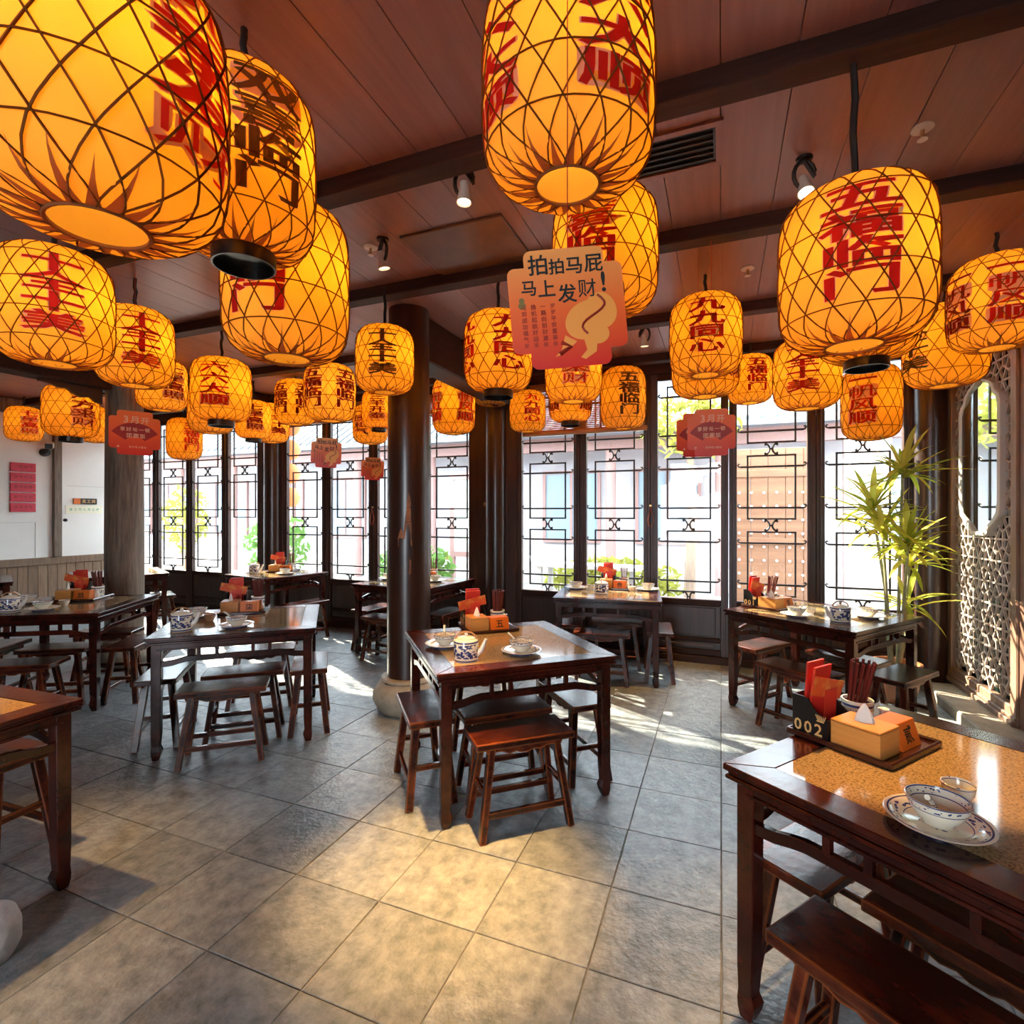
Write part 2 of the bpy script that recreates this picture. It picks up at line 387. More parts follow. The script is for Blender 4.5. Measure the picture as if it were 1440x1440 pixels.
# ---- ceiling: slab, boards between cross beams, tie beams
ceiling = obj('ceiling', cached('ceil_slab', lambda b: b.box(XL - .2, XR + .2, YB - .2, YF + .2, ZC + .028, ZC + .16)), CEIL)
tag(ceiling, 'red brown boarded ceiling with dark cross beams', kind='structure')
BY = [-.1, .98, 2.05, 3.115, 4.35, 5.42]
BW = .2466
edges = [YB] + BY + [YF]
for k in range(len(edges) - 1):
    y0, y1 = edges[k], edges[k + 1]
    me = cached(('board', k), lambda b: b.box(-BW / 2 + .0012, BW / 2 - .0012, -(y1 - y0) / 2 + .001, (y1 - y0) / 2 - .001, 0, .03), bevel=.0015)
    for i in range(-37, 8):
        x = .245 + (i - .5) * BW
        if XL - .1 < x < XR + .1:
            if k in (0, 1):
                continue
            obj('board', me, CEIL, ceiling, (x, (y0 + y1) / 2, ZC + random.uniform(-.001, .001)))
o = obj('board_field', cached('board_field', lambda b: [b.box(.245 + (i - .5) * BW - BW / 2 + .0012, .245 + (i - .5) * BW + BW / 2 - .0012, YB, .98, ZC, ZC + .03) for i in range(-37, 8)]), CEIL, ceiling); o['kind'] = 'stuff'
for y in BY:
    obj('beam', cached('cross_beam', lambda b: b.box(XL, XR, -.055, .055, -.075, .01), bevel=.006), WD_X, ceiling, (0, y, ZC))
    obj('beam_moulding', cached('beam_mould', lambda b: b.box(XL, XR, 0, .035, -.012, .003)), CEIL, ceiling, (0, y + .06, ZC))
obj('tie_beam', cached('tie_a', lambda b: b.box(-.12, .12, 3.5, YF, 2.74, 3.09), bevel=.012), WD_X, ceiling, (-2.30, 0, 0))
obj('tie_beam', cached('tie_b', lambda b: b.box(-.11, .11, YB, YF, 2.74, 3.09), bevel=.012), WD_X, ceiling, (-5.70, 0, 0))
# carved scroll bracket under the left tie beam
def bracket(b):
    out = [(0, 0), (.95, 0), (.95, -.05), (.80, -.06), (.66, -.10), (.55, -.09), (.46, -.15), (.34, -.20), (.20, -.17), (.10, -.24), (0, -.26)]
    b.prism(out, -.03, .03)
    for cx, cz, r in ((.30, -.13, .055), (.58, -.06, .035)):
        pts = [(cx + r * (1 - t / 14) * math.cos(t * .7), -.035, cz + r * (1 - t / 14) * math.sin(t * .7)) for t in range(13)]
        b.tube(pts, .010, 5)
for dy, sgn in ((3.36, -1), (3.72, 1)):
    obj('scroll_bracket', cached('bracket', bracket, bevel=.005), WD, ceiling, (-5.70, dy, 2.74), (0, 0, sgn * PI / 2), sc=.55)
# flush hatch and air grille
def hatch(b): b.box(-.315, .315, -.26, .26, -.012, .004)
obj('access_hatch', cached('hatch', hatch, bevel=.004), mat('hatch_brown', (.10, .048, .030), .45, noise=((.14, .068, .04), (6, 6, 6), 3, .35, .7)), ceiling, (-1.39, 2.83 - .01, ZC - .002))
gr = obj('air_grille', cached('grille_b', lambda b: b.box(-.42, .12, -.125, .125, -.004, .004)), BLACK, ceiling, (-.13, 2.41, ZC))
for i in range(5):
    obj('grille_slat', cached('gslat', lambda b: b.box(-.40, .10, -.004, .004, -.014, .006)), METAL_D, gr, (0, -.08 + i * .04, 0))
for (x0, x1, y0, y1) in ((-.44, .14, -.145, -.115), (-.44, .14, .115, .145), (-.44, -.41, -.115, .115), (.11, .14, -.115, .115)):
    obj('grille_frame', cached(('gf', x0, y0), lambda b: b.box(x0, x1, y0, y1, -.012, .004)), CEIL, gr)

# ---- walls
wl = obj('wall_left', cached('wall_left', lambda b: b.box(XL - .2, XL, YB, YF, 0, ZC + .1)), WHITE)
tag(wl, 'white plastered side wall above wooden wainscot', kind='structure')
for i in range(34):
    y = 5.70 - i * .118
    if y < 1.9: break
    obj('wainscot_board', cached('wboard', lambda b: b.box(0, .022, -.0575, .0575, .04, .785), bevel=.004), WAIN, wl, (XL, y - .06, 0))
obj('wainscot_rail', cached('wrail', lambda b: b.box(0, .04, YB, YF, .778, .885), bevel=.006), WAIN, wl, (XL, 0, 0))
obj('skirting', cached('wskirt', lambda b: b.box(0, .03, YB, YF, 0, .10)), WD, wl, (XL, 0, 0))
obj('wall_beam', cached('wbeam', lambda b: b.box(0, .14, YB, YF, 2.90, 3.09), bevel=.008), PALEW, wl, (XL, 0, 0))
obj('door_post', cached('wpost', lambda b: b.box(0, .06, 4.70, 4.80, .885, 2.90), bevel=.006), PALEW, wl, (XL, 0, 0))
obj('plaster_seam', cached('seam', lambda b: (b.box(0, .006, 4.9, 5.72, 1.93, 1.936), b.box(0, .006, 4.805, 4.812, .89, 2.9), b.box(0, .006, 3.8, 4.50, 1.39, 1.396), b.box(0, .006, 4.496, 4.50, .89, 1.39))), mat('seam_grey', (.62, .60, .57), .7), wl, (XL, 0, 0))
obj('door_knob', cached('dknob', lambda b: b.lathe([(.0, 0), (.012, .0), (.012, .02), (.024, .03), (.024, .05), (.001, .055)], 12), smooth=True), METAL_D, wl, (XL, 4.85, 1.42), (0, PI / 2, 0))
wr = obj('wall_right', cached('wall_right', lambda b: (b.box(XR + .06, XR + .25, YB, YF, 0, ZC + .1), b.box(XR - .02, XR + .06, YB, 4.51, .09, ZC))), mat('right_wall_wood', (.10, .045, .03), .45, noise=((.16, .08, .05), (6, 6, 1), 4, .3, .7)))
tag(wr, 'brown panelled side wall beyond the lattice screen', kind='structure')
wb = obj('wall_back', cached('wall_back', lambda b: (b.box(XL - .2, XR + .25, YB - .2, YB, 2.85, ZC + .1), b.box(XL - .2, -1.5, YB - .2, YB, 0, 2.85), b.box(0, XR + .25, YB - .2, YB, 0, 2.85))), mat('back_wall_paint', (.38, .28, .20), .7))
tag(wb, 'wall with an open doorway behind the viewpoint', kind='structure')
ledge = obj('trim_1', cached('ledge', lambda b: b.box(1.60, XR + .06, YB, 5.50, -.01, .085), bevel=.012), STONE)
tag(ledge, 'stone ledge at the foot of the lattice screen', kind='structure')

# ---- window wall: header, threshold, posts
wf = obj('wall_front', cached('wf_header', lambda b: b.box(XL, XR + .06, YF - .06, YF + .10, 2.98, ZC + .05)), WD_X)
tag(wf, 'dark timber frame wall holding the lattice windows', kind='structure')
obj('threshold', cached('wf_thresh', lambda b: b.box(XL, XR + .06, YF - .07, YF + .09, -.01, .07), bevel=.008), WD_X, wf)
def plank(x0, x1, d=.05): 
    obj('post_plank', cached(('plank', x0), lambda b: b.box(x0, x1, YF - d, YF + .05, .06, 2.99), bevel=.008), WD, wf)
for x0, x1 in ((-2.82, -2.53), (-2.40, -2.20), (-6.20, -5.97), (-5.85, -5.72), (1.60, 1.90)): plank(x0, x1)
for x in (-2.46, -5.90, 1.72):
    obj('wall_post', cached('wpost_round', lambda b: b.lathe([(.125, 0), (.125, 2.98)], 24), smooth=True), COLM, wf, (x, YF - .04, .02))
# right corner jamb beside the lattice screen
obj('corner_jamb', cached('jamb', lambda b: b.box(1.70, XR + .05, 5.665, 5.70, .0, 2.98), bevel=.01), WAIN, wf)
# small fittings on the posts
obj('wall_hook', cached('hook', lambda b: b.box(-.012, .012, -.012, 0, -.02, .02), bevel=.004), BRASS, wf, (-2.60, YF - .052, 1.63))

# ---- windows
SP = .7525
def c_scroll(b, s):
    pts = []
    for t in range(9):
        a = rad(-70 + 140 * t / 8); pts.append((s * (.058 - .046 * math.cos(a)), 0, .050 * math.sin(a) / math.sin(rad(70))))
    up = [(s * (.045 + .012 * math.cos(rad(q))), 0, .046 + .013 * math.sin(rad(q))) for q in (200, 140, 80, 20, -30)] 
    pts2 = [pts[-1]] + [(s * .055, 0, .052), (s * .056, 0, .040), (s * .046, 0, .036)]
    pts0 = [(s * .046, 0, -.036), (s * .056, 0, -.040), (s * .055, 0, -.052)]
    b.tube(pts0 + pts + pts2[1:], .0095, 5)
def ornament(b):
    c_scroll(b, 1); c_scroll(b, -1); b.box(-.016, .016, -.006, .006, -.008, .008)
GW = .615
def hbar(b):
    b.box(-GW / 2 + .03, GW / 2 - .03, -.009, .009, -.009, .009)
    for s in (-1, 1):
        b.tube([(s * (GW / 2 - .03), 0, 0), (s * (GW / 2 - .016), 0, .006), (s * (GW / 2 - .006), 0, .022), (s * (GW / 2 - .014), 0, .034), (s * (GW / 2 - .026), 0, .026)], .0085, 5)
def rect(b):
    w2, h2 = .2185, .319
    for x0, x1, z0, z1 in ((-w2, w2, h2 - .016, h2), (-w2, w2, -h2, -h2 + .016), (-w2, -w2 + .016, -h2, h2), (w2 - .016, w2, -h2, h2)): b.box(x0, x1, -.008, .008, z0, z1)
def window(n, xc, label, rows=(0, 1, 2)):
    r = struct('window_%d' % n, label); r.location = (xc, YF, 0)
    for s in (-1, 1):
        obj('stile', cached(('stile'), lambda b: (b.box(-.036, .036, -.03, .03, .07, 2.98), b.box(-.010, .010, -.042, -.03, .07, 2.98)), bevel=.004), WD, r, (s * .345, 0, 0))
    for z0, z1, nm in ((.07, .13, 'bottom_rail'), (.575, .64, 'middle_rail'), (2.915, 2.98, 'top_rail')):
        obj(nm, cached(('rail', z0), lambda b: b.box(-.31, .31, -.03, .03, z0, z1), bevel=.006), WD_X, r)
    obj('lock_rail', cached('lockr', lambda b: b.box(-.31, .31, -.028, .028, .205, .25), bevel=.006), WD_X, r)
    for z0, z1, nm in ((.13, .205, 'lower_panel'), (.25, .575, 'skirt_panel')):
        obj(nm, cached(('skirt', z0), lambda b: (b.box(-.31, .31, -.008, .012, z0, z1), b.box(-.26, .26, -.020, -.008, z0 + .018, z1 - .018)), bevel=.006), WD, r)
    obj('glass_pane', cached('pane', lambda b: b.box(-GW / 2, GW / 2, .010, .014, .64, 2.915)), GLASS, r)
    for k in range(3):
        zc = .709 + .319 + k * SP - .003
        if k in rows:
            obj('lattice_rectangle', cached('lrect', rect), IRON, r, (0, -.006, zc))
            for q in (-.202, .202): obj('lattice_bar', cached('hbar', hbar), IRON, r, (0, -.018, zc + q))
        if k in rows:
            obj('scroll_ornament', cached('orn', ornament), IRON, r, (0, -.006, zc + .319 + .057))
    if 0 in rows: obj('scroll_ornament', cached('orn', ornament), IRON, r, (0, -.006, .709 - .05))
    return r
n = 0
WX = [(-9.06 + .3075, 'leftmost lattice window in the corner behind the pale column', (0, 1, 2)), (-8.30 + .3075, 'second lattice window from the left wall', (0, 1, 2)),
      (-7.545 + .3075, 'third lattice window from the left wall', (0, 1, 2)), (-6.79 + .3075, 'lattice window with its lowest rectangle missing', (1, 2)),
      (-5.665 + .3075, 'lattice window right of the left double post', (0, 1, 2)), (-4.90 + .3075, 'lattice window behind the hanging horse card', (0, 1, 2)),
      (-4.14 + .3075, 'lattice window half hidden by the big round column', (0, 1, 2)), (-3.375 + .3075, 'lattice window just right of the big round column', (0, 1, 2)),
      (-2.145 + .3075, 'lattice window right of the central wall posts', (0, 1, 2)), (-1.382 + .3075, 'lattice window behind the middle window table', (0, 1, 2)),
      (-.618 + .3075, 'lattice window behind the red fan card', (0, 1, 2)), (.150 + .3075, 'lattice window with the studded wooden door outside', (0, 1, 2)),
      (.915 + .3075, 'lattice window beside the tall potted plant', (0, 1, 2))]
for i, (x, lb, rows) in enumerate(WX): window(i + 1, x, lb, rows)

# ---- lattice screen with mirror on the right wall
scr = thing('lattice_screen', 'cream hexagon lattice screen on dark glass along the right wall', 'screen', (XR, 0, 0))
LY0, LY1, LZ0, LZ1 = 4.60, 5.60, .20, 2.92
obj('backing_glass', cached('lat_back', lambda b: b.box(.045, .058, LY0 - .02, LY1 + .02, .12, 2.96)), DARKG, scr)
MED_Y = 5.09; MW = .20
med = []
for y, z in ((0, .93), (.07, .93), (.105, 1.00), (.15, 1.05), (.185, 1.10), (.20, 1.20), (.20, 2.02), (.185, 2.09), (.15, 2.135), (.135, 2.19), (.10, 2.235), (.05, 2.265), (.02, 2.30), (0, 2.32)): med.append((y, z))
med = med + [(-y, z) for y, z in reversed(med[1:-1])]
med = [(y / .20 * .30, 1.38 + (z - .93) / 1.39 * 1.18) for y, z in med]
def inside(y, z):
    c = False; n = len(med)
    for i in range(n):
        (y0, z0), (y1, z1) = med[i], med[i - 1]
        if (z0 > z) != (z1 > z) and y < (y1 - y0) * (z - z0) / (z1 - z0) + y0: c = not c
    return c
def lattice(b):
    s = .108; W = s * math.sqrt(3)
    segs = []
    for r in range(-1, 20):
        for c in range(-1, 8):
            cy = LY0 + (c + (.5 if r % 2 else 0)) * W; cz = LZ0 + r * 1.5 * s
            V = [(cy + s * math.sin(rad(60 * k)), cz + s * math.cos(rad(60 * k))) for k in range(6)]
            for k in range(3): segs.append((V[k], V[k + 1]))
            M = [((V[k][0] + V[(k + 1) % 6][0]) / 2, (V[k][1] + V[(k + 1) % 6][1]) / 2) for k in range(6)]
            for k in range(6): segs.append(((cy, cz), M[k]))
    for (a, c) in segs:
        m = ((a[0] + c[0]) / 2, (a[1] + c[1]) / 2)
        if not (LY0 + .005 < m[0] < LY1 - .005 and LZ0 < m[1] < LZ1 - .01): continue
        if inside(m[0] - MED_Y, m[1]): continue
        q = []
        for p in (a, c): q.append((0, min(max(p[0], LY0), LY1), min(max(p[1], LZ0), LZ1)))
        if (Vector(q[0]) - Vector(q[1])).length < .01: continue
        b.bar(q[0], q[1], .0115, .016, up=(1, 0, 0))
obj('hexagon_lattice', cached('lattice', lattice), LATT, scr, (.004, 0, 0))
for nm, bx in (('frame_stile', (-.035, .035, LY1 - .005, LY1 + .06, .10, 2.97)), ('frame_stile', (-.035, .035, LY0 - .085, LY0 + .005, .085, 2.97)),
               ('frame_rail', (-.030, .030, LY0, LY1, .12, .205)), ('frame_rail', (-.030, .030, LY0, LY1, 2.90, 2.97))):
    obj(nm, cached(('lfr',) + bx, lambda b: b.box(*bx), bevel=.008), mat('screen_frame_wood', (.16, .09, .06), .4, noise=((.26, .16, .11), (20, 20, 3), 4, .3, .7)), scr)
obj('base_moulding', cached('lbm', lambda b: (b.box(-.06, .03, LY0 - .08, LY1 + .04, .085, .125), b.box(-.045, .03, LY0 - .08, LY1 + .04, .125, .15)), bevel=.006), MATS['screen_frame_wood'], scr)
def ring(b):
    n = len(med); sc = 1.10
    cz = sum(z for y, z in med) / n
    inn = [(y, z) for y, z in med]; outp = [(y * 1.17, cz + (z - cz) * 1.045) for y, z in med]
    v = []
    for x in (-.035, .02):
        v += [(x, MED_Y + y, z) for y, z in inn] + [(x, MED_Y + y, z) for y, z in outp]
    f = []
    for i in range(n):
        j = (i + 1) % n
        f += [(i, j, n + j, n + i), (2 * n + i, 3 * n + i, 3 * n + j, 2 * n + j), (i, 2 * n + i, 2 * n + j, j), (n + i, n + j, 3 * n + j, 3 * n + i)]
    b.add(v, f)
obj('medallion_frame', cached('medring', ring, bevel=.004), MEDF, scr)
mb = MB(); n_ = len(med)
mb.add([(-.004, y, z) for y, z in med] + [(.002, y, z) for y, z in med], [tuple(range(n_)), tuple(range(2 * n_ - 1, n_ - 1, -1))] + [(i, i + n_, (i + 1) % n_ + n_, (i + 1) % n_) for i in range(n_)])
obj('mirror', mb.mesh('mirror'), MIRR, scr, (0, MED_Y, 0), (0, 0, rad(5)))

# ---- columns
def column(x, y, label, m):
    c = thing('column', label, 'column', (x, y, 0))
    obj('shaft', cached('shaft', lambda b: b.lathe([(.165, .24), (.168, 1.2), (.162, 2.2), (.155, 3.10)], 36), smooth=True), m, c)
    obj('stone_base', cached('sbase', lambda b: b.lathe([(.205, 0), (.245, .035), (.275, .10), (.272, .15), (.235, .21), (.205, .235), (.215, .245), (.205, .262), (.17, .265)], 36), smooth=True), STONE, c)
    return c
colm = column(-2.27, 3.54, 'big dark lacquered round column on a stone ball base', COLM)
PEEL = mat('peeled_wood', (.34, .13, .05), .7, noise=((.16, .06, .03), (30, 30, 8), 4, .45, .6))
def peel(b):
    for poly in ([(5, 790), (20, 880), (15, 920), (-15, 920), (-12, 860)], [(-15, 925), (18, 925), (22, 1040), (-30, 1040)], [(-32, 1045), (22, 1045), (28, 1250), (-85, 1250), (-88, 1180), (-62, 1098), (-48, 1120), (-42, 1180), (-35, 1100)], [(5, 1360), (22, 1365), (20, 1480), (0, 1490), (10, 1420)]):
        pts = [(x * .00093, 1.52 + (722 - (560 + z / 6)) / 742 * 3.97) for x, z in poly]
        n = len(pts); v = [(.1685 * math.sin(x / .166), -.1685 * math.cos(x / .166), z) for x, z in pts] + [(.165 * math.sin(x / .166), -.165 * math.cos(x / .166), z) for x, z in pts]
        b.add(v, [tuple(range(n))] + [(i, i + n, (i + 1) % n + n, (i + 1) % n) for i in range(n)])
o = obj('peeled_patch', cached('peel', peel), PEEL, colm, (0, 0, 0), (0, 0, rad(32)))
column(-5.64, 3.54, 'weathered pale round column at the left', PALEW)

# ================================================================== TABLES AND STOOLS
TS, TH = .98, .76
def table_parts(r, S=TS):
    h = S / 2; k = ('tb', S); fw = .105
    def fboard(b):
        for (e, z0, z1) in ((0, TH - .020, TH), (.010, TH - .032, TH - .020), (.004, TH - .045, TH - .032)):
            a = h - e; c = h - fw
            b.add([(-a, -a, z0), (a, -a, z0), (c, -c, z0), (-c, -c, z0), (-a, -a, z1), (a, -a, z1), (c, -c, z1), (-c, -c, z1)],
                  [(0, 3, 2, 1), (4, 5, 6, 7), (0, 1, 5, 4), (1, 2, 6, 5), (2, 3, 7, 6), (3, 0, 4, 7)])
    def apron(b):
        a = h - .03
        b.box(-a + .03, a - .03, -a, -a + .025, TH - .085, TH - .045); b.box(-a + .03, a - .03, -a - .006, -a, TH - .085, TH - .074)
    zt = TH - .085
    def rail(b):
        a = h - .055; y0 = -h + .036; up = []; q = []
        for i in range(21):
            t = -1 + 2 * i / 20; x = t * a; s_ = abs(t)
            m = .5 - .5 * math.cos(PI * min(max((1 - s_ - .12) / .30, 0), 1)); up.append((x, TH - .172 + .024 * m))
        out = [(x, z + .017) for x, z in up] + [(x, z - .017) for x, z in reversed(up)]
        b.prism(out, y0, y0 + .022)
    def strut(b): b.box(-.010, .010, -.010, .010, TH - .135, TH - .082)
    def leg(b):
        a = h - .028
        # square post with an inward hoof foot
        P = [(TH - .045, .056, 0), (.16, .052, 0), (.085, .045, .002), (.055, .056, 0), (.030, .050, .001), (0, .034, .006)]
        rings = []
        for z, w_, o_ in P: rings.append([(-a + o_, -a + o_, z), (-a + w_ + o_, -a + o_, z), (-a + w_ + o_, -a + w_ + o_, z), (-a + o_, -a + w_ + o_, z)])
        v = [p for q in rings for p in q]; f = [(0, 1, 2, 3), tuple(range(len(v) - 1, len(v) - 5, -1))]
        for i in range(len(rings) - 1):
            for j in range(4): f.append((i * 4 + j, i * 4 + (j + 1) % 4, i * 4 + 4 + (j + 1) % 4, i * 4 + 4 + j))
        b.add(v, f)
    for q in range(4):
        rz = (0, 0, q * PI / 2)
        obj('frame_board', cached(k + ('f',), fboard, bevel=.003), WR, r, rot=rz)
        obj('apron', cached(k + ('a',), apron, bevel=.002), WR, r, rot=rz)
        obj('humpback_rail', cached(k + ('r',), rail, bevel=.002), WR, r, rot=rz)
        obj('leg', cached(k + ('l',), leg, bevel=.003), WR, r, rot=rz)
        M = Matrix.Rotation(q * PI / 2, 4, 'Z'); a = h - .055
        for t in (-.47, -.24, .24, .47):
            p = M @ Vector((t * a, -h + .047, 0)); obj('strut', cached('strut', strut), WR, r, p, rz)
    obj('granite_panel', cached(k + ('g',), lambda b: b.box(-h + fw + .001, h - fw - .001, -h + fw + .001, h - fw - .001, TH - .03, TH - .001), bevel=.0008), GRAN, r)

TABLES = {  # x, y, rotation, size, where
 'T1': (.690, 1.835, -36.5, .98, 'large foreground table at the right marked 002'),
 'T2': (-1.203, 2.873, 41.5, .98, 'centre table marked 五'),
 'T3': (-3.190, 2.835, 40.5, .98, 'left middle table marked 柒'),
 'T4': (-2.905, .860, 2.5, .98, 'cropped table at the lower left'),
 'T5': (-5.090, 2.740, 31.8, .98, 'left back table in front of the pale column'),
 'T6': (-5.265, 5.155, -11, .88, 'window table beside the left double post'),
 'T7': (-3.190, 5.110, -5, .98, 'window table behind the big round column'),
 'T8': (-1.010, 5.110, 8, .96, 'window table right of the central posts'),
 'T9': (.700, 4.620, -36.5, .98, 'corner table marked 001 near the plant'),
 'T10': (-7.97, 3.170, 66, .98, 'table cut off at the far left edge'),
 'T11': (-7.20, 4.450, 62, .98, 'far table behind the pale column'),
}
WHERE = {k: v[4] for k, v in TABLES.items()}
SHORT = {'T1': 'foreground table 002', 'T2': 'centre table 五', 'T3': 'left middle table 柒', 'T4': 'cropped lower left table', 'T5': 'left back table',
         'T6': 'left window table', 'T7': 'window table behind the column', 'T8': 'middle window table', 'T9': 'corner table 001', 'T10': 'far left edge table', 'T11': 'table behind the pale column'}
for k, (x, y, a, S, lb) in TABLES.items():
    r = thing('square_table', 'dark red wooden granite topped square table, ' + lb, 'table', (x, y, 0), rad(a), 'square granite topped tables')
    table_parts(r, S)

SH = .455
def stool(x, y, a, label):
    r = thing('wooden_stool', label, 'stool', (x, y, 0), rad(a), 'wooden stools around the tables')
    def seat(b): b.box(-.25, .25, -.12, .12, SH - .034, SH)
    obj('seat', cached('st_seat', seat, bevel=.006, seg=2), WS, r)
    tx, ty, bx, by, zt = .165, .072, .225, .118, SH - .034
    def leg(b): b.bar((-tx, -ty, zt), (-bx, -by, 0), .042, .034, up=(0, 1, 0), w2=.92)
    for sx in (1, -1):
        for sy in (1, -1):
            def lg(b): b.bar((sx * tx, sy * ty, zt), (sx * bx, sy * by, 0), .034, .042, up=(0, 1, 0), w2=.92)
            obj('leg', cached(('st_leg', sx, sy), lg, bevel=.003), WS, r)
    def at(z, sx, sy):
        t = (zt - z) / zt; return Vector((sx * (tx + (bx - tx) * t), sy * (ty + (by - ty) * t), z))
    for sy in (1, -1):
        obj('stretcher', cached(('st_ls', sy), lambda b: b.bar(at(.115, -1, sy), at(.115, 1, sy), .020, .030), bevel=.002), WS, r)
        def ap(b):
            y = sy * (ty + .010)
            out = [(-.20, SH - .034), (.20, SH - .034), (.19, SH - .060), (.12, SH - .058), (.08, SH - .072), (.045, SH - .066), (.02, SH - .076), (-.02, SH - .076), (-.045, SH - .066), (-.08, SH - .072), (-.12, SH - .058), (-.19, SH - .060)]
            b.prism(out, y - .008, y + .008)
        obj('apron', cached(('st_ap', sy), ap), WS, r)
    for sx in (1, -1):
        obj('stretcher', cached(('st_ss', sx), lambda b: b.bar(at(.20, sx, -1), at(.20, sx, 1), .020, .028), bevel=.002), WS, r)
    return r
STOOLS = [
 ('T1', .375, 1.445, 0, 'red worn wooden stool in the right foreground before table 002'),
 ('T1', .315, 1.965, 1, 'wooden stool under the left side of foreground table 002'),
 ('T1', .63, 1.66, 0, 'wooden stool tucked right under foreground table 002'),
 ('T2', -.93, 2.44, 0, 'reddish stool pulled out in front of the centre table'),
 ('T2', -1.125, 2.70, 0, 'stool tucked under the centre table behind the pulled out one'),
 ('T2', -1.54, 2.555, 1, 'narrow end-on stool left of the centre table'),
 ('T2', -.83, 3.08, 1, 'stool under the right side of the centre table'),
 ('T2', -1.50, 3.24, 0, 'stool at the far side of the centre table under its tray'),
 ('T3', -2.88, 2.40, 0, 'glossy stool pulled out in front of the left middle table'),
 ('T3', -3.04, 2.70, 0, 'stool tucked under the left middle table behind the glossy one'),
 ('T3', -3.52, 2.48, 1, 'stool under the left side of the left middle table'),
 ('T3', -2.77, 3.02, 1, 'stool at the right end of the left middle table'),
 ('T3', -3.40, 3.17, 0, 'stool at the far side of the left middle table'),
 ('T4', -3.07, 1.36, 0, 'orange lit stool beside the cropped lower left table'),
 ('T5', -4.68, 2.23, 0, 'stool in front of the left back table'),
 ('T5', -4.57, 2.945, 1, 'stool at the right end of the left back table'),
 ('T5', -4.95, 2.61, 0, 'stool tucked under the middle of the left back table'),
 ('T5', -5.20, 3.12, 0, 'stool at the far side of the left back table'),
 ('T5', -5.45, 2.415, 1, 'stool under the left end of the left back table'),
 ('T6', -4.66, 5.01, 1, 'red stool at the right end of the left window table'),
 ('T7', -3.68, 5.03, 1, 'stool under the left end of the window table behind the column'),
 ('T7', -3.22, 4.60, 0, 'stool in front of the window table behind the column'),
 ('T7', -2.80, 5.10, 1, 'stool at the right end of the window table behind the column'),
 ('T8', -1.40, 5.14, 1, 'stool under the left end of the middle window table'),
 ('T8', -1.00, 4.74, 0, 'red topped stool in front of the middle window table'),
 ('T8', -.97, 5.28, 0, 'stool at the window side of the middle window table'),
 ('T8', -.54, 5.10, 1, 'stool at the right end of the middle window table'),
 ('T9', .305, 4.795, 1, 'stool under the left corner of corner table 001'),
 ('T9', .50, 4.14, 0, 'sunlit red stool in front of corner table 001'),
 ('T9', 1.13, 4.25, 1, 'stool at the right side of corner table 001'),
 ('T9', .88, 4.62, 0, 'stool tucked under the middle of corner table 001'),
 ('T11', -6.90, 4.815, 1, 'stool beside the table behind the pale column'),
]
for t, x, y, o, lb in STOOLS: stool(x, y, TABLES[t][2] + 90 * o, lb)

# ================================================================== LANTERNS
LR, LH = .225, .51
PROF = [(.085, 0), (.125, .004), (.163, .015), (.194, .038), (.213, .070), (.222, .108), (.225, .155), (.226, .255), (.225, .355), (.222, .402), (.213, .440), (.194, .472), (.163, .495), (.125, .506), (.085, .51)]
CUM = [0]
for i in range(1, len(PROF)): CUM.append(CUM[-1] + math.hypot(PROF[i][0] - PROF[i - 1][0], PROF[i][1] - PROF[i - 1][1]))
def prof(t):
    s = t * CUM[-1]
    for i in range(1, len(PROF)):
        if s <= CUM[i] + 1e-9:
            u = (s - CUM[i - 1]) / (CUM[i] - CUM[i - 1]); return PROF[i - 1][0] + u * (PROF[i][0] - PROF[i - 1][0]), PROF[i - 1][1] + u * (PROF[i][1] - PROF[i - 1][1])
    return PROF[-1]
def rad_at(z):
    for i in range(1, len(PROF)):
        if PROF[i - 1][1] <= z <= PROF[i][1]:
            u = (z - PROF[i - 1][1]) / (PROF[i][1] - PROF[i - 1][1]); return PROF[i - 1][0] + u * (PROF[i][0] - PROF[i - 1][0])
    return LR
def shade(b):
    n = 48; v = []; f = []
    for r, z in PROF:
        for i in range(n): a = 2 * PI * i / n; v.append((r * math.cos(a), r * math.sin(a), z))
    for j in range(len(PROF) - 1):
        for i in range(n): f.append((j * n + i, j * n + (i + 1) % n, (j + 1) * n + (i + 1) % n, (j + 1) * n + i))
    b.add(v, f)
def weave(b):
    NS, tw, m = 16, rad(104), 22
    def strip(a0, dirn):
        pts = []
        for i in range(m + 1):
            t = i / m; r, z = prof(t); a = a0 + dirn * tw * t; rr = r + .0035
            pts.append((rr * math.cos(a), rr * math.sin(a), z))
        b.tube(pts, .0026, 3)
    for k in range(NS):
        strip(2 * PI * k / NS, 1); strip(2 * PI * k / NS + .09, -1)
    for t in (.235, .41, .59, .765):
        r, z = prof(t); b.tube([((r + .0045) * math.cos(2 * PI * i / 40), (r + .0045) * math.sin(2 * PI * i / 40), z) for i in range(40)], .0024, 3, closed=True)
def gather(b):
    random.seed(3)
    for k in range(20):
        a = 2 * PI * k / 20; t1 = .13 + .10 * random.random(); w0 = .155; q = []
        for i in range(6):
            t = t1 * i / 5; r, z = prof(t); w_ = w0 * (1 - i / 5) ** 1.3 * (.085 / max(r, .085)); a2 = a + .35 * t
            q.append((((r + .0025) * math.cos(a2 - w_), (r + .0025) * math.sin(a2 - w_), z - .0015), ((r + .0025) * math.cos(a2 + w_), (r + .0025) * math.sin(a2 + w_), z - .0015)))
        v = [p for pr_ in q for p in pr_]; b.add(v, [(2 * i, 2 * i + 1, 2 * i + 3, 2 * i + 2) for i in range(5)])
    b.tube([(.086 * math.cos(2 * PI * i / 28), .086 * math.sin(2 * PI * i / 28), 0) for i in range(28)], .005, 5, closed=True)
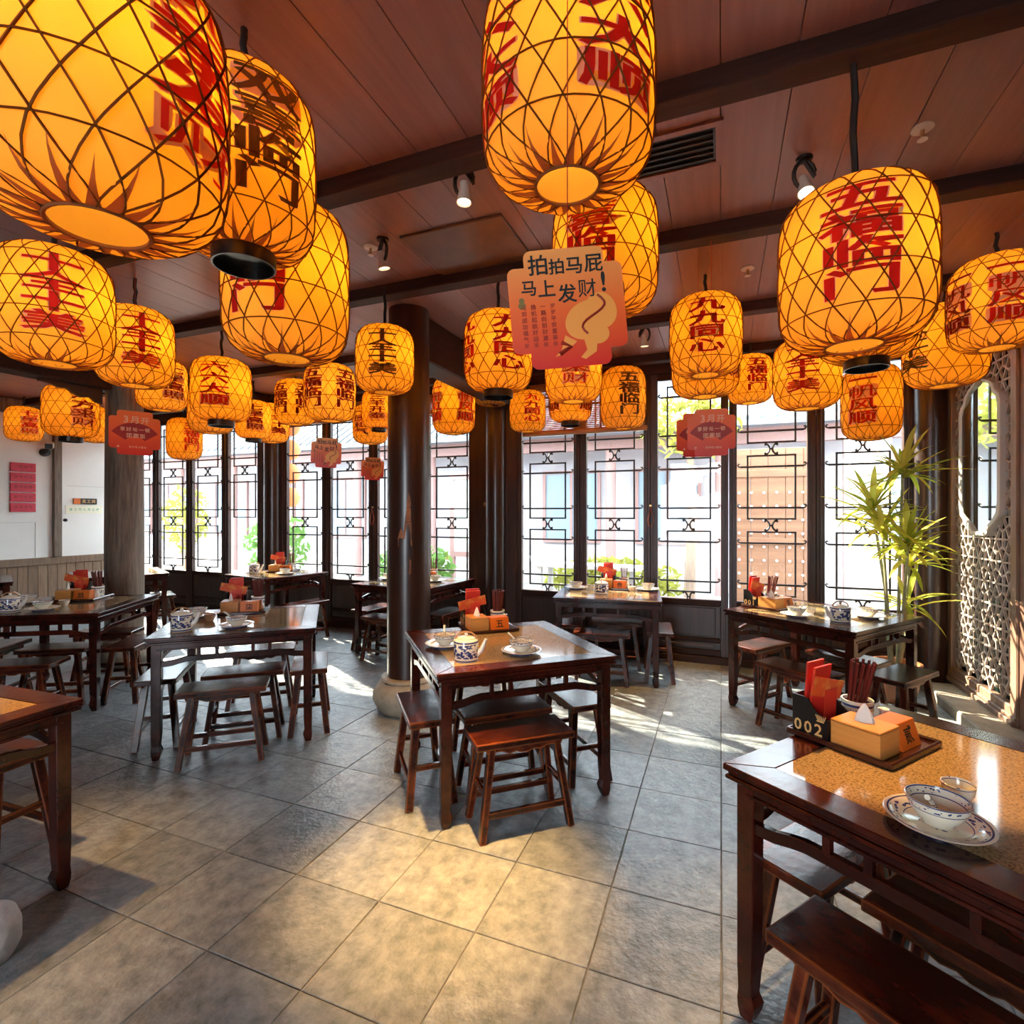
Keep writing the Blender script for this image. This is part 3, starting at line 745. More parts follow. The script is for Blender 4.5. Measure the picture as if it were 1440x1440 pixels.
def lantern_text(s, off, dr):
    """four characters wrapped down the paper, facing local -Y"""
    b = MB(); ch, cw = .086, .225; z0 = LH / 2 + ch * (len(s) - 1) / 2 + .01
    for i, c in enumerate(s):
        P, F = glyph(c, off)
        me = bpy.data.meshes.new('g'); me.from_pydata([(x * cw, 0, y * ch * 1.02) for x, y in P], [], F)
        bm = bmesh.new(); bm.from_mesh(me)
        for xx in (-.1, -.075, -.05, -.025, 0, .025, .05, .075, .1):
            bmesh.ops.bisect_plane(bm, geom=list(bm.verts) + list(bm.edges) + list(bm.faces), plane_co=(xx, 0, 0), plane_no=(1, 0, 0))
        vs_ = []
        bm.verts.ensure_lookup_table()
        for v in bm.verts:
            z = min(max(z0 - i * ch + v.co.z, .01), LH - .01); r = rad_at(z) + dr; a = v.co.x / LR
            vs_.append((r * math.sin(a), -r * math.cos(a), z))
        b.add(vs_, [tuple(v.index for v in f.verts) for f in bm.faces])
        bm.free(); bpy.data.meshes.remove(me)
    return b
def lantern(x, y, zb, s, collar, texts, label, dim=False, hs=1.0, gap=False):
    L_ = thing('paper_lantern', label, 'lantern', (x, y, zb), 0, 'hanging bamboo lanterns')
    sc = (s, s, s * hs)
    obj('paper_shade', cached('shade', shade, smooth=True), PAPER, L_, sc=sc)
    obj('bamboo_weave', cached('weave', weave), BAMB, L_, rot=(0, 0, random.random()), sc=sc)
    obj('bamboo_gather', cached('gather', gather), GATH, L_, sc=sc)
    obj('bulb', cached('bulb', lambda b: b.lathe([(.001, -.04), (.022, -.03), (.030, -.008), (.026, .018), (.016, .038), (.014, .06), (.001, .062)], 10), smooth=True), BULBD if dim else BULB, L_, (.03 * s, .02 * s, .28 * s * hs), sc=s)
    if collar:
        obj('base_ring', cached('collar', lambda b: (b.lathe([(.094, -.045), (.100, -.045), (.100, .004), (.094, .004), (.094, -.045)], 32, cap0=False, cap1=False), b.lathe([(.0005, -.012), (.093, -.012), (.093, -.006), (.0005, -.006)], 32)), smooth=True), BLACK, L_, sc=s)
    top = zb + LH * s * hs
    ln = ZC - top
    r0 = .011
    def cord(b):
        n_ = 9; b.tube([(.004 * math.sin(i * 1.7 + x * 9), .004 * math.cos(i * 2.1), -.06 + (ln + .06) * i / n_) for i in range(n_)] + [(0, 0, ln + .004)], r0, 7)
    if ln > .02: obj('cord', cached(('cord', x, y), cord), CORD, L_, (0, 0, LH * s * hs))
    obj('top_cap', cached('topcap', lambda b: b.lathe([(.001, -.012), (.086, -.012), (.086, -.002), (.020, .004), (.001, .006)], 20), smooth=True), BLACK, L_, (0, 0, LH * s * hs), sc=s)
    for t, c, a in texts:
        rz = (0, 0, rad(a + 90))
        k = ('lt', t)
        if (k, 1) not in CACHE:
            CACHE[(k, 0)] = lantern_text(t, .05, .0018).mesh('sticker'); CACHE[(k, 1)] = lantern_text(t, .028, .0026).mesh('lettering')
        e = obj('sticker_border', CACHE[(k, 0)], LBORD, L_, rot=rz, sc=sc)
        obj('lettering', CACHE[(k, 1)], LETTER[c], e)
LANTERNS = [
 (-1.154, 0.677, 2.091, 1.0, 1.0, False, False, [('四季发财', 'r', 15.7)], 'huge foreground lantern filling the top left corner'),
 (-1.445, 1.278, 2.366, 0.96, 1.12, True, False, [('双喜临门', 'k', -22.4)], 'tall lantern with black lettering and black base ring beside the huge corner one'),
 (-1.738, 1.758, 2.185, 1.12, 1.12, False, False, [('五福临门', 'd', -73.1)], 'large lantern with dark red 门 at its bottom, right of the black ringed one'),
 (-2.87, 1.492, 2.211, 1.0, 1.0, False, False, [('十全十美', 'r', -28.1)], 'large lantern with bright red lettering cut off by the left edge'),
 (-3.66, 2.365, 2.376, 1.0, 1.0, False, False, [('十全十美', 'r', -23.9)], 'lantern with red 十全十美 lettering just right of the left edge lantern'),
 (-6.014, 3.266, 2.277, 1.0, 1.0, True, True, [('八方来财', 'm', -0.5)], 'lantern with maroon 八方来财 lettering and black ring before the white wall'),
 (-8.75, 4.201, 2.5, 0.893, 1.0, False, True, [('七星高照', 'r', -8.3)], 'leftmost small lantern with red lettering before the white wall'),
 (-5.338, 3.716, 2.579, 1.0, 1.0, False, False, [('七星高照', 'm', -5.7)], 'lantern half hidden above the left fan print card'),
 (-3.861, 3.191, 2.289, 1.0, 1.0, True, False, [('六六大顺', 'r', -53.5)], 'lantern with red 六六大顺 lettering and black base ring'),
 (-5.259, 4.217, 2.412, 1.02, 1.0, False, True, [], 'plain lantern hidden behind the red 六六大顺 one'),
 (-7.148, 5.303, 2.295, 1.0, 1.14, False, True, [('五福临门', 'r', -11.5)], 'low pale lantern with red lettering before the far left windows'),
 (-5.185, 4.717, 2.411, 0.88, 1.0, True, False, [('七星高照', 'm', -37.9)], 'small 七星高照 lantern with black ring above the left double post'),
 (-5.576, 5.36, 2.468, 0.996, 1.0, False, False, [('十全十美', 'm', -18.8)], 'small lantern peeping out right of the ringed 七星高照 one'),
 (-4.586, 4.768, 2.551, 1.0, 1.0, False, False, [('五福临门', 'm', -95.8), ('五福临门', 'm', -21.0)], 'narrow lantern with two maroon texts below the large 门 lantern'),
 (-3.337, 3.889, 2.369, 1.0, 1.0, False, False, [('五福临门', 'm', -93.7), ('五福临门', 'm', -9.3)], 'lantern with two 五福临门 texts left of the big column'),
 (-3.986, 5.36, 2.372, 0.914, 1.0, False, True, [('一团和气', 'm', -86.8)], 'lantern with 和气 lettering hanging low left of the big column'),
 (-3.475, 4.824, 2.452, 0.786, 1.0, True, False, [('三羊开泰', 'm', -60.3)], 'ringed 三羊开泰 lantern half hidden by the big column'),
 (-2.16, 3.07, 2.356, 0.87, 1.0, False, False, [('十全十美', 'k', -60.5)], 'lantern with blackish 十全十美 lettering in front of the big column top'),
 (-2.638, 4.982, 2.366, 1.0, 1.15, False, False, [('一帆风顺', 'r', -122.2), ('一帆风顺', 'r', -25.2)], 'lantern with two pinkish 一帆风顺 texts just right of the big column'),
 (-1.383, 3.242, 2.337, 1.0, 1.0, True, False, [('九九同心', 'd', -135.3), ('九九同心', 'd', -47.9)], 'ringed 九九同心 lantern left of the large top card'),
 (-2.364, 5.36, 2.719, 0.928, 1.0, False, False, [], 'plain lantern hidden behind the ringed 九九同心 one'),
 (-0.383, 1.372, 2.399, 1.0, 1.0, False, False, [('六六大顺', 'd', -39.9), ('六六大顺', 'd', -133.5)], 'huge lantern at the top centre of the view'),
 (-0.475, 2.304, 2.401, 1.0, 1.0, False, False, [('双喜临门', 'd', -93.7)], 'large lantern half covered by the large top card'),
 (-1.941, 5.36, 2.403, 0.852, 1.0, False, True, [('九九同心', 'r', -53.8)], 'small pale 九九同心 lantern over the central wall posts'),
 (-1.108, 4.144, 2.422, 1.0, 1.0, False, False, [('八方来财', 'd', -69.9)], '八方来财 lantern just below the large top card'),
 (-1.467, 5.36, 2.48, 0.986, 1.0, True, False, [('六六大顺', 'm', -131.1), ('六六大顺', 'm', -21.6)], 'small ringed lantern peeping below the 八方来财 one'),
 (-0.917, 5.36, 2.373, 0.982, 1.22, False, True, [('五福临门', 'k', -62.7)], 'tall unlit looking lantern with dark green 五福临门 text'),
 (-0.096, 3.72, 2.434, 1.0, 1.0, False, False, [('九九同心', 'd', -86.3)], 'lantern with dark red 九九同心 text right of the top card'),
 (-0.117, 4.471, 2.448, 1.12, 1.0, False, False, [('八方来财', 'm', -34.4)], 'lantern hidden behind the dark red 九九同心 one'),
 (0.25, 5.36, 2.542, 0.854, 1.0, False, False, [('五福临门', 'd', -72.6)], 'small 五福临门 lantern near the right windows'),
 (0.592, 4.441, 2.295, 1.0, 1.0, False, False, [('十全十美', 'd', -104.6)], 'lantern with dark red 十全十美 text left below the big 五福临门 one'),
 (0.415, 2.069, 2.081, 1.0, 1.0, False, False, [('五福临门', 'd', -96.5)], 'big bright lantern with dark red 五福临门 text at the upper right'),
 (0.691, 3.171, 2.301, 1.0, 1.0, True, False, [], 'ringed plain lantern behind the big 五福临门 one'),
 (1.201, 5.36, 2.157, 0.988, 1.25, False, True, [('一帆风顺', 'd', -119.8)], 'tall low lantern with red 一帆风顺 text by the plant'),
 (1.481, 4.622, 2.425, 1.1, 1.0, False, False, [('十全十美', 'k', -156.2)], 'lantern with blackish lettering in front of the lattice screen'),
 (1.444, 3.77, 2.45, 0.98, 1.0, False, False, [('一帆风顺', 'm', -166.7), ('一帆风顺', 'd', -93.1)], 'bright lantern with two texts at the right edge'),
 (-8.549, 4.946, 2.564, 1.0, 1.0, False, True, [], 'dim lantern half hidden by the pale column'),
]
for (x, y, zb, s, hs, collar, dim, texts, lb) in LANTERNS: lantern(x, y, zb, s, collar, texts, lb, dim, hs)

# ================================================================== TABLEWARE
ZT = TH
def lathe_mesh(key, prof_, n=28, **kw): return cached(key, lambda b: b.lathe(prof_, n, **kw), smooth=True)
PLATE = [(.001, .004), (.05, .004), (.062, 0), (.066, 0), (.068, .006), (.088, .013), (.108, .020), (.110, .022), (.106, .023), (.085, .017), (.064, .010), (.001, .009)]
BOWL = [(.001, .003), (.024, .003), (.028, 0), (.032, 0), (.033, .006), (.048, .020), (.060, .040), (.066, .060), (.064, .0605), (.057, .042), (.045, .024), (.028, .013), (.001, .011)]
CUPP = [(.001, .002), (.018, .002), (.020, 0), (.022, 0), (.023, .005), (.033, .020), (.038, .046), (.0365, .0465), (.031, .022), (.020, .009), (.001, .007)]
def plate_set(x, y, where, adj='', a=0, spoon=True):
    p = thing('plate', 'blue and white plate under a bowl, %son the %s' % (adj, where), 'plate', (x, y, ZT), 0, 'blue and white plates')
    obj('dish', lathe_mesh('plate', PLATE, 36), P_PLATE, p)
    b = thing('bowl', 'blue and white rice bowl, %son the %s' % (adj, where), 'bowl', (x, y, ZT + .010), 0, 'rice bowls')
    obj('vessel', lathe_mesh('bowl', BOWL, 32), P_BOWL, b)
    if spoon:
        s = thing('spoon', 'porcelain spoon in the bowl, %son the %s' % (adj, where), 'spoon', (x, y, ZT + .010), rad(a), 'porcelain spoons')
        obj('handle', cached('sp_h', lambda q: q.tube([(-.010, 0, .030), (-.035, 0, .052), (-.066, 0, .078), (-.088, 0, .090)], .0062, 6, taper=[1, .9, .8, 1.05])), P_BOWL, s)
        obj('scoop', cached('sp_s', lambda q: q.lathe([(.001, .016), (.010, .017), (.016, .022), (.0185, .029), (.017, .029), (.010, .021), (.001, .019)], 14, M=Matrix.Translation((.006, 0, .002)) @ Matrix.Diagonal((1.5, 1, 1, 1))), smooth=True), P_BOWL, s)
def tea_cup(x, y, where, adj=''):
    c = thing('tea_cup', 'small blue rimmed porcelain tea cup, %son the %s' % (adj, where), 'cup', (x, y, ZT), 0, 'porcelain tea cups')
    obj('cup_body', lathe_mesh('cup', CUPP, 24), P_BOWL, c)
def teapot(x, y, where, a=0):
    t = thing('teapot', 'cylindrical blue and white porcelain teapot on the %s' % where, 'teapot', (x, y, ZT), rad(a), 'porcelain teapots')
    obj('pot_body', lathe_mesh('pot', [(.001, 0), (.060, 0), (.063, .004), (.064, .10), (.060, .110), (.046, .114), (.001, .114)], 36), P_POT, t)
    l = obj('lid', lathe_mesh('potlid', [(.001, .114), (.046, .114), (.047, .118), (.030, .125), (.001, .128)], 28), P_BOWL, t)
    obj('knob', lathe_mesh('potknob', [(.001, .126), (.007, .127), (.011, .135), (.008, .142), (.001, .144)], 12), CERAM, l)
    obj('spout', cached('spout', lambda b: b.tube([(.055, 0, .035), (.080, 0, .055), (.092, 0, .085), (.104, 0, .112)], .014, 10, taper=[1.3, 1, .75, .6]), smooth=True), CERAM, t)
    obj('bail_handle', cached('bail', lambda b: b.tube([(.055 * math.cos(q), 0, .108 + .040 * math.sin(q)) for q in [PI * i / 14 for i in range(15)]], .0042, 6), smooth=True), mat('rattan_handle', (.45, .22, .08), .5), t)
def tray_set(x, y, a, tk, num, ch, n_sticks=10):
    w = SHORT[tk]; zt = ZT
    M = Matrix.Translation((x, y, 0)) @ Matrix.Rotation(rad(a), 4, 'Z')
    def P(lx, ly, z): return tuple(M @ Vector((lx, ly, z)))
    t = thing('serving_tray', 'dark wooden condiment tray on the %s' % w, 'tray', P(0, 0, zt), rad(a), 'condiment trays')
    obj('tray_base', cached('tr_b', lambda b: b.box(-.155, .155, -.16, .16, 0, .008), bevel=.002), TRAYM, t)
    for i, bx in enumerate(((-.16, .16, -.165, -.153), (-.16, .16, .153, .165), (-.165, -.153, -.165, .165), (.153, .165, -.165, .165))):
        obj('tray_rim', cached(('tr_r', i), lambda b: b.box(*bx, 0, .020), bevel=.004), TRAYM, t)
    z0 = zt + .0085
    # black menu box with gilt number
    c = thing('menu_box', 'black menu box with a gilt table number on the %s' % w, 'box', P(0, 0, z0), rad(a), 'black numbered menu boxes')
    sp_ = [(-.148, 0), (-.028, 0), (-.028, .072), (-.045, .074), (-.062, .086), (-.080, .104), (-.094, .124), (-.110, .130), (-.148, .130)]
    def body(b):
        for y0 in (-.150, -.004): b.prism(sp_, y0, y0 + .004)
        b.box(-.148, -.144, -.146, -.004, 0, .130); b.box(-.032, -.028, -.146, -.004, 0, .072); b.box(-.144, -.032, -.146, -.004, 0, .004)
    obj('box_body', cached('mbox', body), BLACK, c)
    tb = MB(); text_flat(tb, num, .054, .64, Matrix.Translation((-.094, -.1512, .032)), .012)
    obj('gilt_number', tb.mesh('gilt_number'), GOLDP, c)
    def crown(b):
        for i in range(6): b.bar((-.060 + i * .004, -.1512, .066), (-.068 + i * .0065, -.1512, .082), .0028, .0004, up=(0, 1, 0))
        b.prism([(-.066, .060), (-.040, .060), (-.042, .065), (-.063, .065)], -.1514, -.1508)
    obj('gilt_crown', cached('crown', crown), GOLDP, c)
    # menus standing in the box
    for i, (lx, ly, hh, ww, m, tilt, kind) in enumerate(((-.128, -.075, .235, .095, REDC, 4, 'tall red menu'), (-.112, -.078, .225, .100, REDC, 7, 'second red menu'), (-.075, -.070, .20, .05, ORC, 0, 'orange flyer tilted'))):
        mm = thing('menu_card', '%s in the black box on the %s' % (kind, w), 'menu', P(lx, ly, z0 + .006), rad(a), 'red menus and flyers')
        if i < 2: obj('card', cached(('menu', i), lambda b: b.box(-.004, .004, -ww / 2, ww / 2, 0, hh), bevel=.001), m, mm, rot=(0, rad(tilt), 0))
        else:
            obj('card', cached(('menu', i), lambda b: b.box(-.0012, .0012, -.115, .075, -.032, .032)), m, mm, (0.012, .0, .150), (rad(-14 if tk != 'T2' else 12), rad(8), 0))
            obj('flyer_stem', cached('fstem', lambda b: b.box(-.001, .001, -.035, .035, 0, .15)), REDC, mm, (.006, 0, 0), (0, rad(3), 0))
    # chopstick holder
    hx, hy = -.055, .085
    hd = thing('chopstick_holder', 'blue and white porcelain chopstick holder on the %s' % w, 'holder', P(hx, hy, z0), rad(a), 'chopstick holders')
    obj('holder_body', lathe_mesh('holder', [(.001, 0), (.044, 0), (.047, .004), (.049, .090), (.050, .096), (.045, .096), (.043, .08), (.042, .010), (.001, .008)], 30), P_CUP, hd)
    rs = random.Random(len(w))
    for i in range(n_sticks):
        an = 2 * PI * i / n_sticks; rr = .024
        lean = rad(9); k = thing('chopstick', 'dark red chopstick in the porcelain holder on the %s' % w, 'chopstick', P(hx + rr * math.cos(an) * .8 - .014, hy + rr * math.sin(an) * .8, z0 + .010), rad(a), 'chopsticks in the holder on the %s' % w)
        obj('stick', cached('stick', lambda b: b.bar((0, 0, 0), (0, 0, .225), .0055, .0055, w2=1.25)), CHOP, k, rot=(rad(-5 * math.sin(an)), lean + rad(4 * math.cos(an)), 0))
    # tissue box
    tx = thing('tissue_box', 'light bamboo tissue box on the %s' % w, 'box', P(.053, -.090, z0), rad(a), 'bamboo tissue boxes')
    obj('box_body', cached('tbody', lambda b: b.box(-.073, .073, -.060, .060, 0, .078), bevel=.0015), BOXW, tx)
    obj('box_lid', cached('tlid', lambda b: (b.box(-.073, .073, -.060, .060, .0795, .086),), bevel=.0015), BOXW, tx)
    obj('tissue', cached('tissue', lambda b: b.lathe([(.026, .0862), (.024, .10), (.017, .118), (.009, .134), (.002, .145)], 9, M=Matrix.Diagonal((1.1, .5, 1, 1)))), TISS, tx, rot=(0, 0, .4))
    # number block
    nb = thing('number_block', 'orange wedge block with a black brushed numeral on the %s' % w, 'sign', P(.082, .045, z0), rad(a), 'orange table number blocks')
    obj('block_body', cached('nblock', lambda b: b.prism([(-.045, 0), (.048, 0), (.024, .078), (-.045, .078)], -.062, .062), bevel=.0015), BLOCKO, nb)
    tb = MB(); text_flat(tb, ch, .054, 1, None, .014)
    obj('brushed_numeral', tb.mesh('numeral'), INKB, nb, (.0368, 0, .040), (rad(-17), 0, rad(90)))
    # vinegar pot
    v = thing('vinegar_pot', 'small cream porcelain vinegar pot on the tray of the %s' % w, 'pot', P(.015, .115, z0), rad(a), 'vinegar pots')
    obj('pot_body', lathe_mesh('vin', [(.001, 0), (.020, 0), (.026, .012), (.024, .035), (.013, .055), (.012, .068), (.017, .078), (.014, .079), (.001, .07)], 20), CERAM, v)

tray_set(.440, 2.085, -38, 'T1', '002', '贰', 12)
tray_set(-1.440, 3.200, -49, 'T2', '005', '五', 14)
tray_set(-3.450, 3.060, -50, 'T3', '007', '柒', 14)
tray_set(-5.270, 2.960, -58, 'T5', '009', '玖', 10)
tray_set(-5.330, 5.330, -62, 'T6', '008', '捌', 8)
tray_set(-3.200, 5.360, -60, 'T7', '006', '陆', 8)
tray_set(-1.000, 5.395, -82, 'T8', '003', '叁', 10)
tray_set(.380, 4.755, -36, 'T9', '001', '壹', 8)
plate_set(.490, 1.572, SHORT['T1'], a=60); tea_cup(.585, 1.735, SHORT['T1'])
plate_set(-1.470, 2.665, SHORT['T2'], 'left one ', -60); plate_set(-1.010, 2.690, SHORT['T2'], 'right one ', -10); tea_cup(-1.060, 2.835, SHORT['T2']); teapot(-1.225, 2.450, SHORT['T2'], 20)
plate_set(-3.020, 2.610, SHORT['T3'], 'right one ', 20); plate_set(-3.560, 2.740, SHORT['T3'], 'left one ', 60, False); tea_cup(-3.370, 2.690, SHORT['T3']); teapot(-3.260, 2.400, SHORT['T3'], 35)
plate_set(-2.985, 1.215, SHORT['T4'], '', 10, False)
plate_set(-4.960, 2.500, SHORT['T5'], 'right one ', 0, False); plate_set(-5.460, 2.640, SHORT['T5'], 'left one ', 40); tea_cup(-5.040, 2.690, SHORT['T5']); teapot(-5.120, 2.370, SHORT['T5'], 40)
plate_set(-5.060, 5.080, SHORT['T6'], '', 0, False); teapot(-5.500, 5.020, SHORT['T6'], 30)
plate_set(-2.960, 5.150, SHORT['T7'], 'right one ', 0, False); plate_set(-3.560, 5.120, SHORT['T7'], 'left one ', 0, False)
plate_set(-1.360, 5.190, SHORT['T8'], 'left one ', 30); plate_set(-.670, 5.330, SHORT['T8'], 'right one ', 0, False); tea_cup(-1.210, 5.200, SHORT['T8'], 'left one '); tea_cup(-.810, 5.230, SHORT['T8'], 'right one '); teapot(-1.045, 4.930, SHORT['T8'], 100)
plate_set(.520, 4.395, SHORT['T9'], 'left one ', 120); plate_set(1.000, 4.540, SHORT['T9'], 'right one ', 0, False); tea_cup(.625, 4.530, SHORT['T9']); teapot(.775, 4.270, SHORT['T9'], 200)

# ================================================================== HANGING CARDS
def grad_mat(name, top, mid, bot):
    m = mat(name, mid, .45); nt = m.node_tree; N = nt.nodes; Lk = nt.links
    tc = N.new('ShaderNodeTexCoord'); sp = N.new('ShaderNodeSeparateXYZ'); Lk.new(tc.outputs['Object'], sp.inputs[0])
    mr = N.new('ShaderNodeMapRange'); mr.inputs[1].default_value = -.13; mr.inputs[2].default_value = .13; Lk.new(sp.outputs[2], mr.inputs[0])
    rp = N.new('ShaderNodeValToRGB'); rp.color_ramp.elements[0].color = (*bot, 1); rp.color_ramp.elements[1].color = (*top, 1)
    e = rp.color_ramp.elements.new(.5); e.color = (*mid, 1)
    Lk.new(mr.outputs[0], rp.inputs[0]); Lk.new(rp.outputs[0], N['Principled BSDF'].inputs['Base Color']); return m
G_H = grad_mat('horse_card_print', (.95, .36, .09), (.92, .14, .02), (.72, .016, .010))
G_F = grad_mat('fan_card_print', (.82, .15, .03), (.80, .10, .02), (.62, .018, .012))
HORSE = mat('horse_print', (.95, .34, .06), .5); HORSED = mat('horse_print_dark', (.36, .03, .015), .5); FAND = mat('fan_print', (.30, .012, .010), .5); PALEP = mat('pale_print', (.78, .42, .26), .5)
def card_outline():
    pts = []
    a, c, r = .125, .105, .016
    def arc(cx, cz, r_, a0, a1, n=5): return [(cx + r_ * math.cos(rad(a0 + (a1 - a0) * i / n)), cz + r_ * math.sin(rad(a0 + (a1 - a0) * i / n))) for i in range(n + 1)]
    # notched corners: vertical tab (half width c-.02, height a) over horizontal tab (a, c)
    q = [(a, 0)] + arc(a - r, c - .012 - r, r, 0, 90) + [(c - .018, c - .012)] + arc(c - .018 - r, a + .004 - r, r, 0, 90) + [(0, a + .004)]
    q += [(-x, z) for x, z in reversed(q[:-1])]
    q += [(x, -z) for x, z in reversed(q[1:-1])]
    return q
def ell(b, cx, cz, rx_, rz_, y, tilt=0, n=22):
    b.add([(cx + rx_ * math.cos(t) * math.cos(tilt) - rz_ * math.sin(t) * math.sin(tilt), y, cz + rx_ * math.cos(t) * math.sin(tilt) + rz_ * math.sin(t) * math.cos(tilt)) for t in [2 * PI * i / n for i in range(n)]], [tuple(range(n))])
def card(x, y, z, a, kind, label, tilt=0, sc=1.0):
    r = thing('hanging_card', label, 'card', (x, y, z), rad(a), 'red hanging cards')
    m = G_H if kind == 'h' else G_F
    p = obj('card_sheet', cached('cardsheet', lambda b: b.prism(card_outline(), -.001, .001)), m, r, rot=(0, rad(tilt), 0), sc=sc)
    e = -.0016
    if kind == 'h':
        def fig(b):
            ell(b, .040, -.030, .050, .040, e, .5); ell(b, .072, -.012, .034, .040, e - .0002, .2); ell(b, .060, -.062, .026, .022, e - .0002)
            b.prism([(.03, -.07), (.06, -.07), (.055, -.10), (.03, -.115), (.02, -.11), (.035, -.095)], e - .0003, e + .0003)
            b.prism([(-.01, -.06), (.015, -.075), (-.015, -.10), (-.035, -.105), (-.02, -.09)], e - .0003, e + .0003)
        obj('figure_print', cached('c_fig', fig), HORSE, p)
        obj('figure_line', cached('c_line', lambda b: (b.tube([(.066 + .020 * math.sin(q * .55) - .002 * q, e - .001, .022 - .0075 * q) for q in range(12)], .0026, 5), b.tube([(-.02, e - .001, -.075), (.0, e - .001, -.085), (-.025, e - .001, -.10)], .005, 4))), HORSED, p)
        def tx(b):
            for c_, sz_, x_, z_ in (('拍', .046, -.056, .096), ('拍', .036, -.016, .090), ('马', .040, .022, .090), ('屁', .042, .064, .092), ('马', .036, -.080, .048), ('上', .040, -.042, .044), ('发', .042, .002, .030), ('财', .042, .046, .038), ('!', .060, .082, .050)):
                text_flat(b, c_, sz_, M=Matrix.Translation((x_, e - .0006, z_)), off=.03)
        obj('black_lettering', cached('c_txt', tx), INKB, p)
        def small(b):
            for i, s_ in enumerate(('马到成功福气来', '扬帆起航好运来', '一路向前财源来', '岁岁平安喜事来')): text_flat(b, s_, .012, 1.15, Matrix.Translation((-.095 + i * .021, e - .0005, -.035)), .01, vertical=True)
        obj('small_print', cached('c_small', small), HORSED, p)
        obj('gourd_mark', cached('c_gourd', lambda b: (ell(b, -.098, .022, .006, .006, e - .0004), ell(b, -.098, .011, .008, .008, e - .0004))), mat('olive_print', (.22, .16, .04), .5), p)
    else:
        def fan(b):
            n = 18; out = [(.135 * math.sin(rad(-56 + 112 * i / n)), -.085 + .135 * math.cos(rad(-56 + 112 * i / n)) * 1.0) for i in range(n + 1)]
            inn = [(.055 * math.sin(rad(-56 + 112 * i / n)), -.085 + .055 * math.cos(rad(-56 + 112 * i / n))) for i in range(n + 1)]
            v = [(x_, e, z_) for x_, z_ in out] + [(x_, e, z_) for x_, z_ in inn]
            b.add(v, [(i, i + 1, n + 2 + i, n + 1 + i) for i in range(n)])
        obj('fan_print', cached('c_fan', fan), FAND, p, (0, 0, .01))
        for nm_, items in (('title_lettering', (('3', .056, 1, -.044, .078), ('月', .046, 1, 0, .078), ('开', .044, 1, .048, .076))), ('middle_lettering', (('享好每一顿', .026, 1.15, 0, .020),)), ('lower_lettering', (('团圆饭', .028, 1.15, .004, -.016),)), ('shop_lettering', (('老字号小面馆', .013, 1.1, .012, -.083),))):
            def tx(b):
                for s_, sz_, gp_, x_, z_ in items: text_flat(b, s_, sz_, gp_, Matrix.Translation((x_, e - .0006, z_)), .02)
            obj(nm_, cached(('c_txt2', nm_), tx), PALEP, p)
        obj('emblem', cached('c_emb', lambda b: b.prism([(-.088, -.083), (-.081, -.076), (-.074, -.083), (-.081, -.090)], e - .0008, e - .0002)), PALEP, p)
    obj('string', cached(('string', x, y), lambda b: b.tube([(0, 0, .12 * sc), (0, 0, ZC - z)], .0011, 4)), mat('red_string', (.45, .03, .02), .6), r)
def face_cam(x, y): return math.degrees(math.atan2(-y, -x)) + 90
card(-.31, 1.11, 1.967, face_cam(-.31, 1.11) + 6, 'h', 'large red card with black brush lettering hanging at top centre', -5)
card(-3.22, 2.08, 1.995, face_cam(-3.22, 2.08) + 4, 'f', 'red fan print card hanging before the pale column', 0)
card(-3.18, 3.66, 2.045, face_cam(-3.18, 3.66) - 6, 'h', 'small red card with black lettering left of the big column', 2)
card(-3.70, 5.02, 2.030, face_cam(-3.7, 5.02), 'h', 'tiniest pinkish card with black lettering against the window', 2)
card(-.05, 3.12, 1.968, face_cam(-.05, 3.12) + 4, 'f', 'red fan print card hanging in front of the right windows', 0)
card(-.125, 3.32, 1.985, face_cam(-.125, 3.32) + 12, 'f', 'red card hidden behind the right fan print card', 0)

# ================================================================== CEILING FITTINGS
def spot(x, y, aim, label, power, cone=70, blend=.7, sz=1):
    r = thing('ceiling_spotlight', label, 'spotlight', (x, y, ZC), 0, 'ceiling spotlights')
    obj('mount', lathe_mesh('sp_mount', [(.001, 0), (.035, 0), (.033, -.010), (.001, -.012)], 18), METAL_D, r)
    v = (Vector(aim) - Vector((x, y, ZC - .12))).normalized()
    side = Vector((v.y, -v.x, 0)); side = side.normalized() if side.length > .01 else Vector((1, 0, 0))
    pts = []
    for i in range(13):
        t = rad(-100 + 300 * i / 12); pts.append(tuple(Vector((0, 0, -.075)) + side * (.045 * math.sin(t)) + Vector((0, 0, .062 * math.cos(t)))))
    obj('flex_cord', cached(('flex', x), lambda b: b.tube([(0, 0, 0), (0, 0, -.015)] + pts, .009, 7), smooth=True), CORD, r)
    q = v.to_track_quat('-Z', 'Y').to_euler()
    h = obj('lamp_holder', lathe_mesh('sp_holder', [(.001, .05), (.020, .05), (.022, .02), (.030, -.02), (.036, -.045), (.032, -.045), (.026, -.02), (.001, -.015)], 20), CAMERA_B, r, (0, 0, -.125), q)
    obj('lamp_face', lathe_mesh('sp_face', [(.001, -.030), (.030, -.030), (.030, -.034), (.001, -.036)], 18), SPOTG, h)
    ld = bpy.data.lights.new('spot_beam', 'SPOT'); ld.energy = power; ld.spot_size = rad(cone); ld.spot_blend = blend; ld.color = (1, .56, .19); ld.shadow_soft_size = .03
    lo = bpy.data.objects.new('spot_beam', ld); COL.objects.link(lo); lo.parent = h; lo.location = (0, 0, -.05)
spot(-1.085, 2.03 + .12, (-1.05, 1.93, 0), 'ceiling spotlight on looped cord by the top centre lantern', 1150, 31, 1)
spot(-1.81, 2.55, (-1.5, 3.2, 0), 'ceiling spotlight with coiled cord beside the flush hatch', 200, 50, 1)
spot(.345, 2.66, (.6, 1.7, .7), 'ceiling spotlight with black cord ring behind the right lantern', 360, 54, 1)
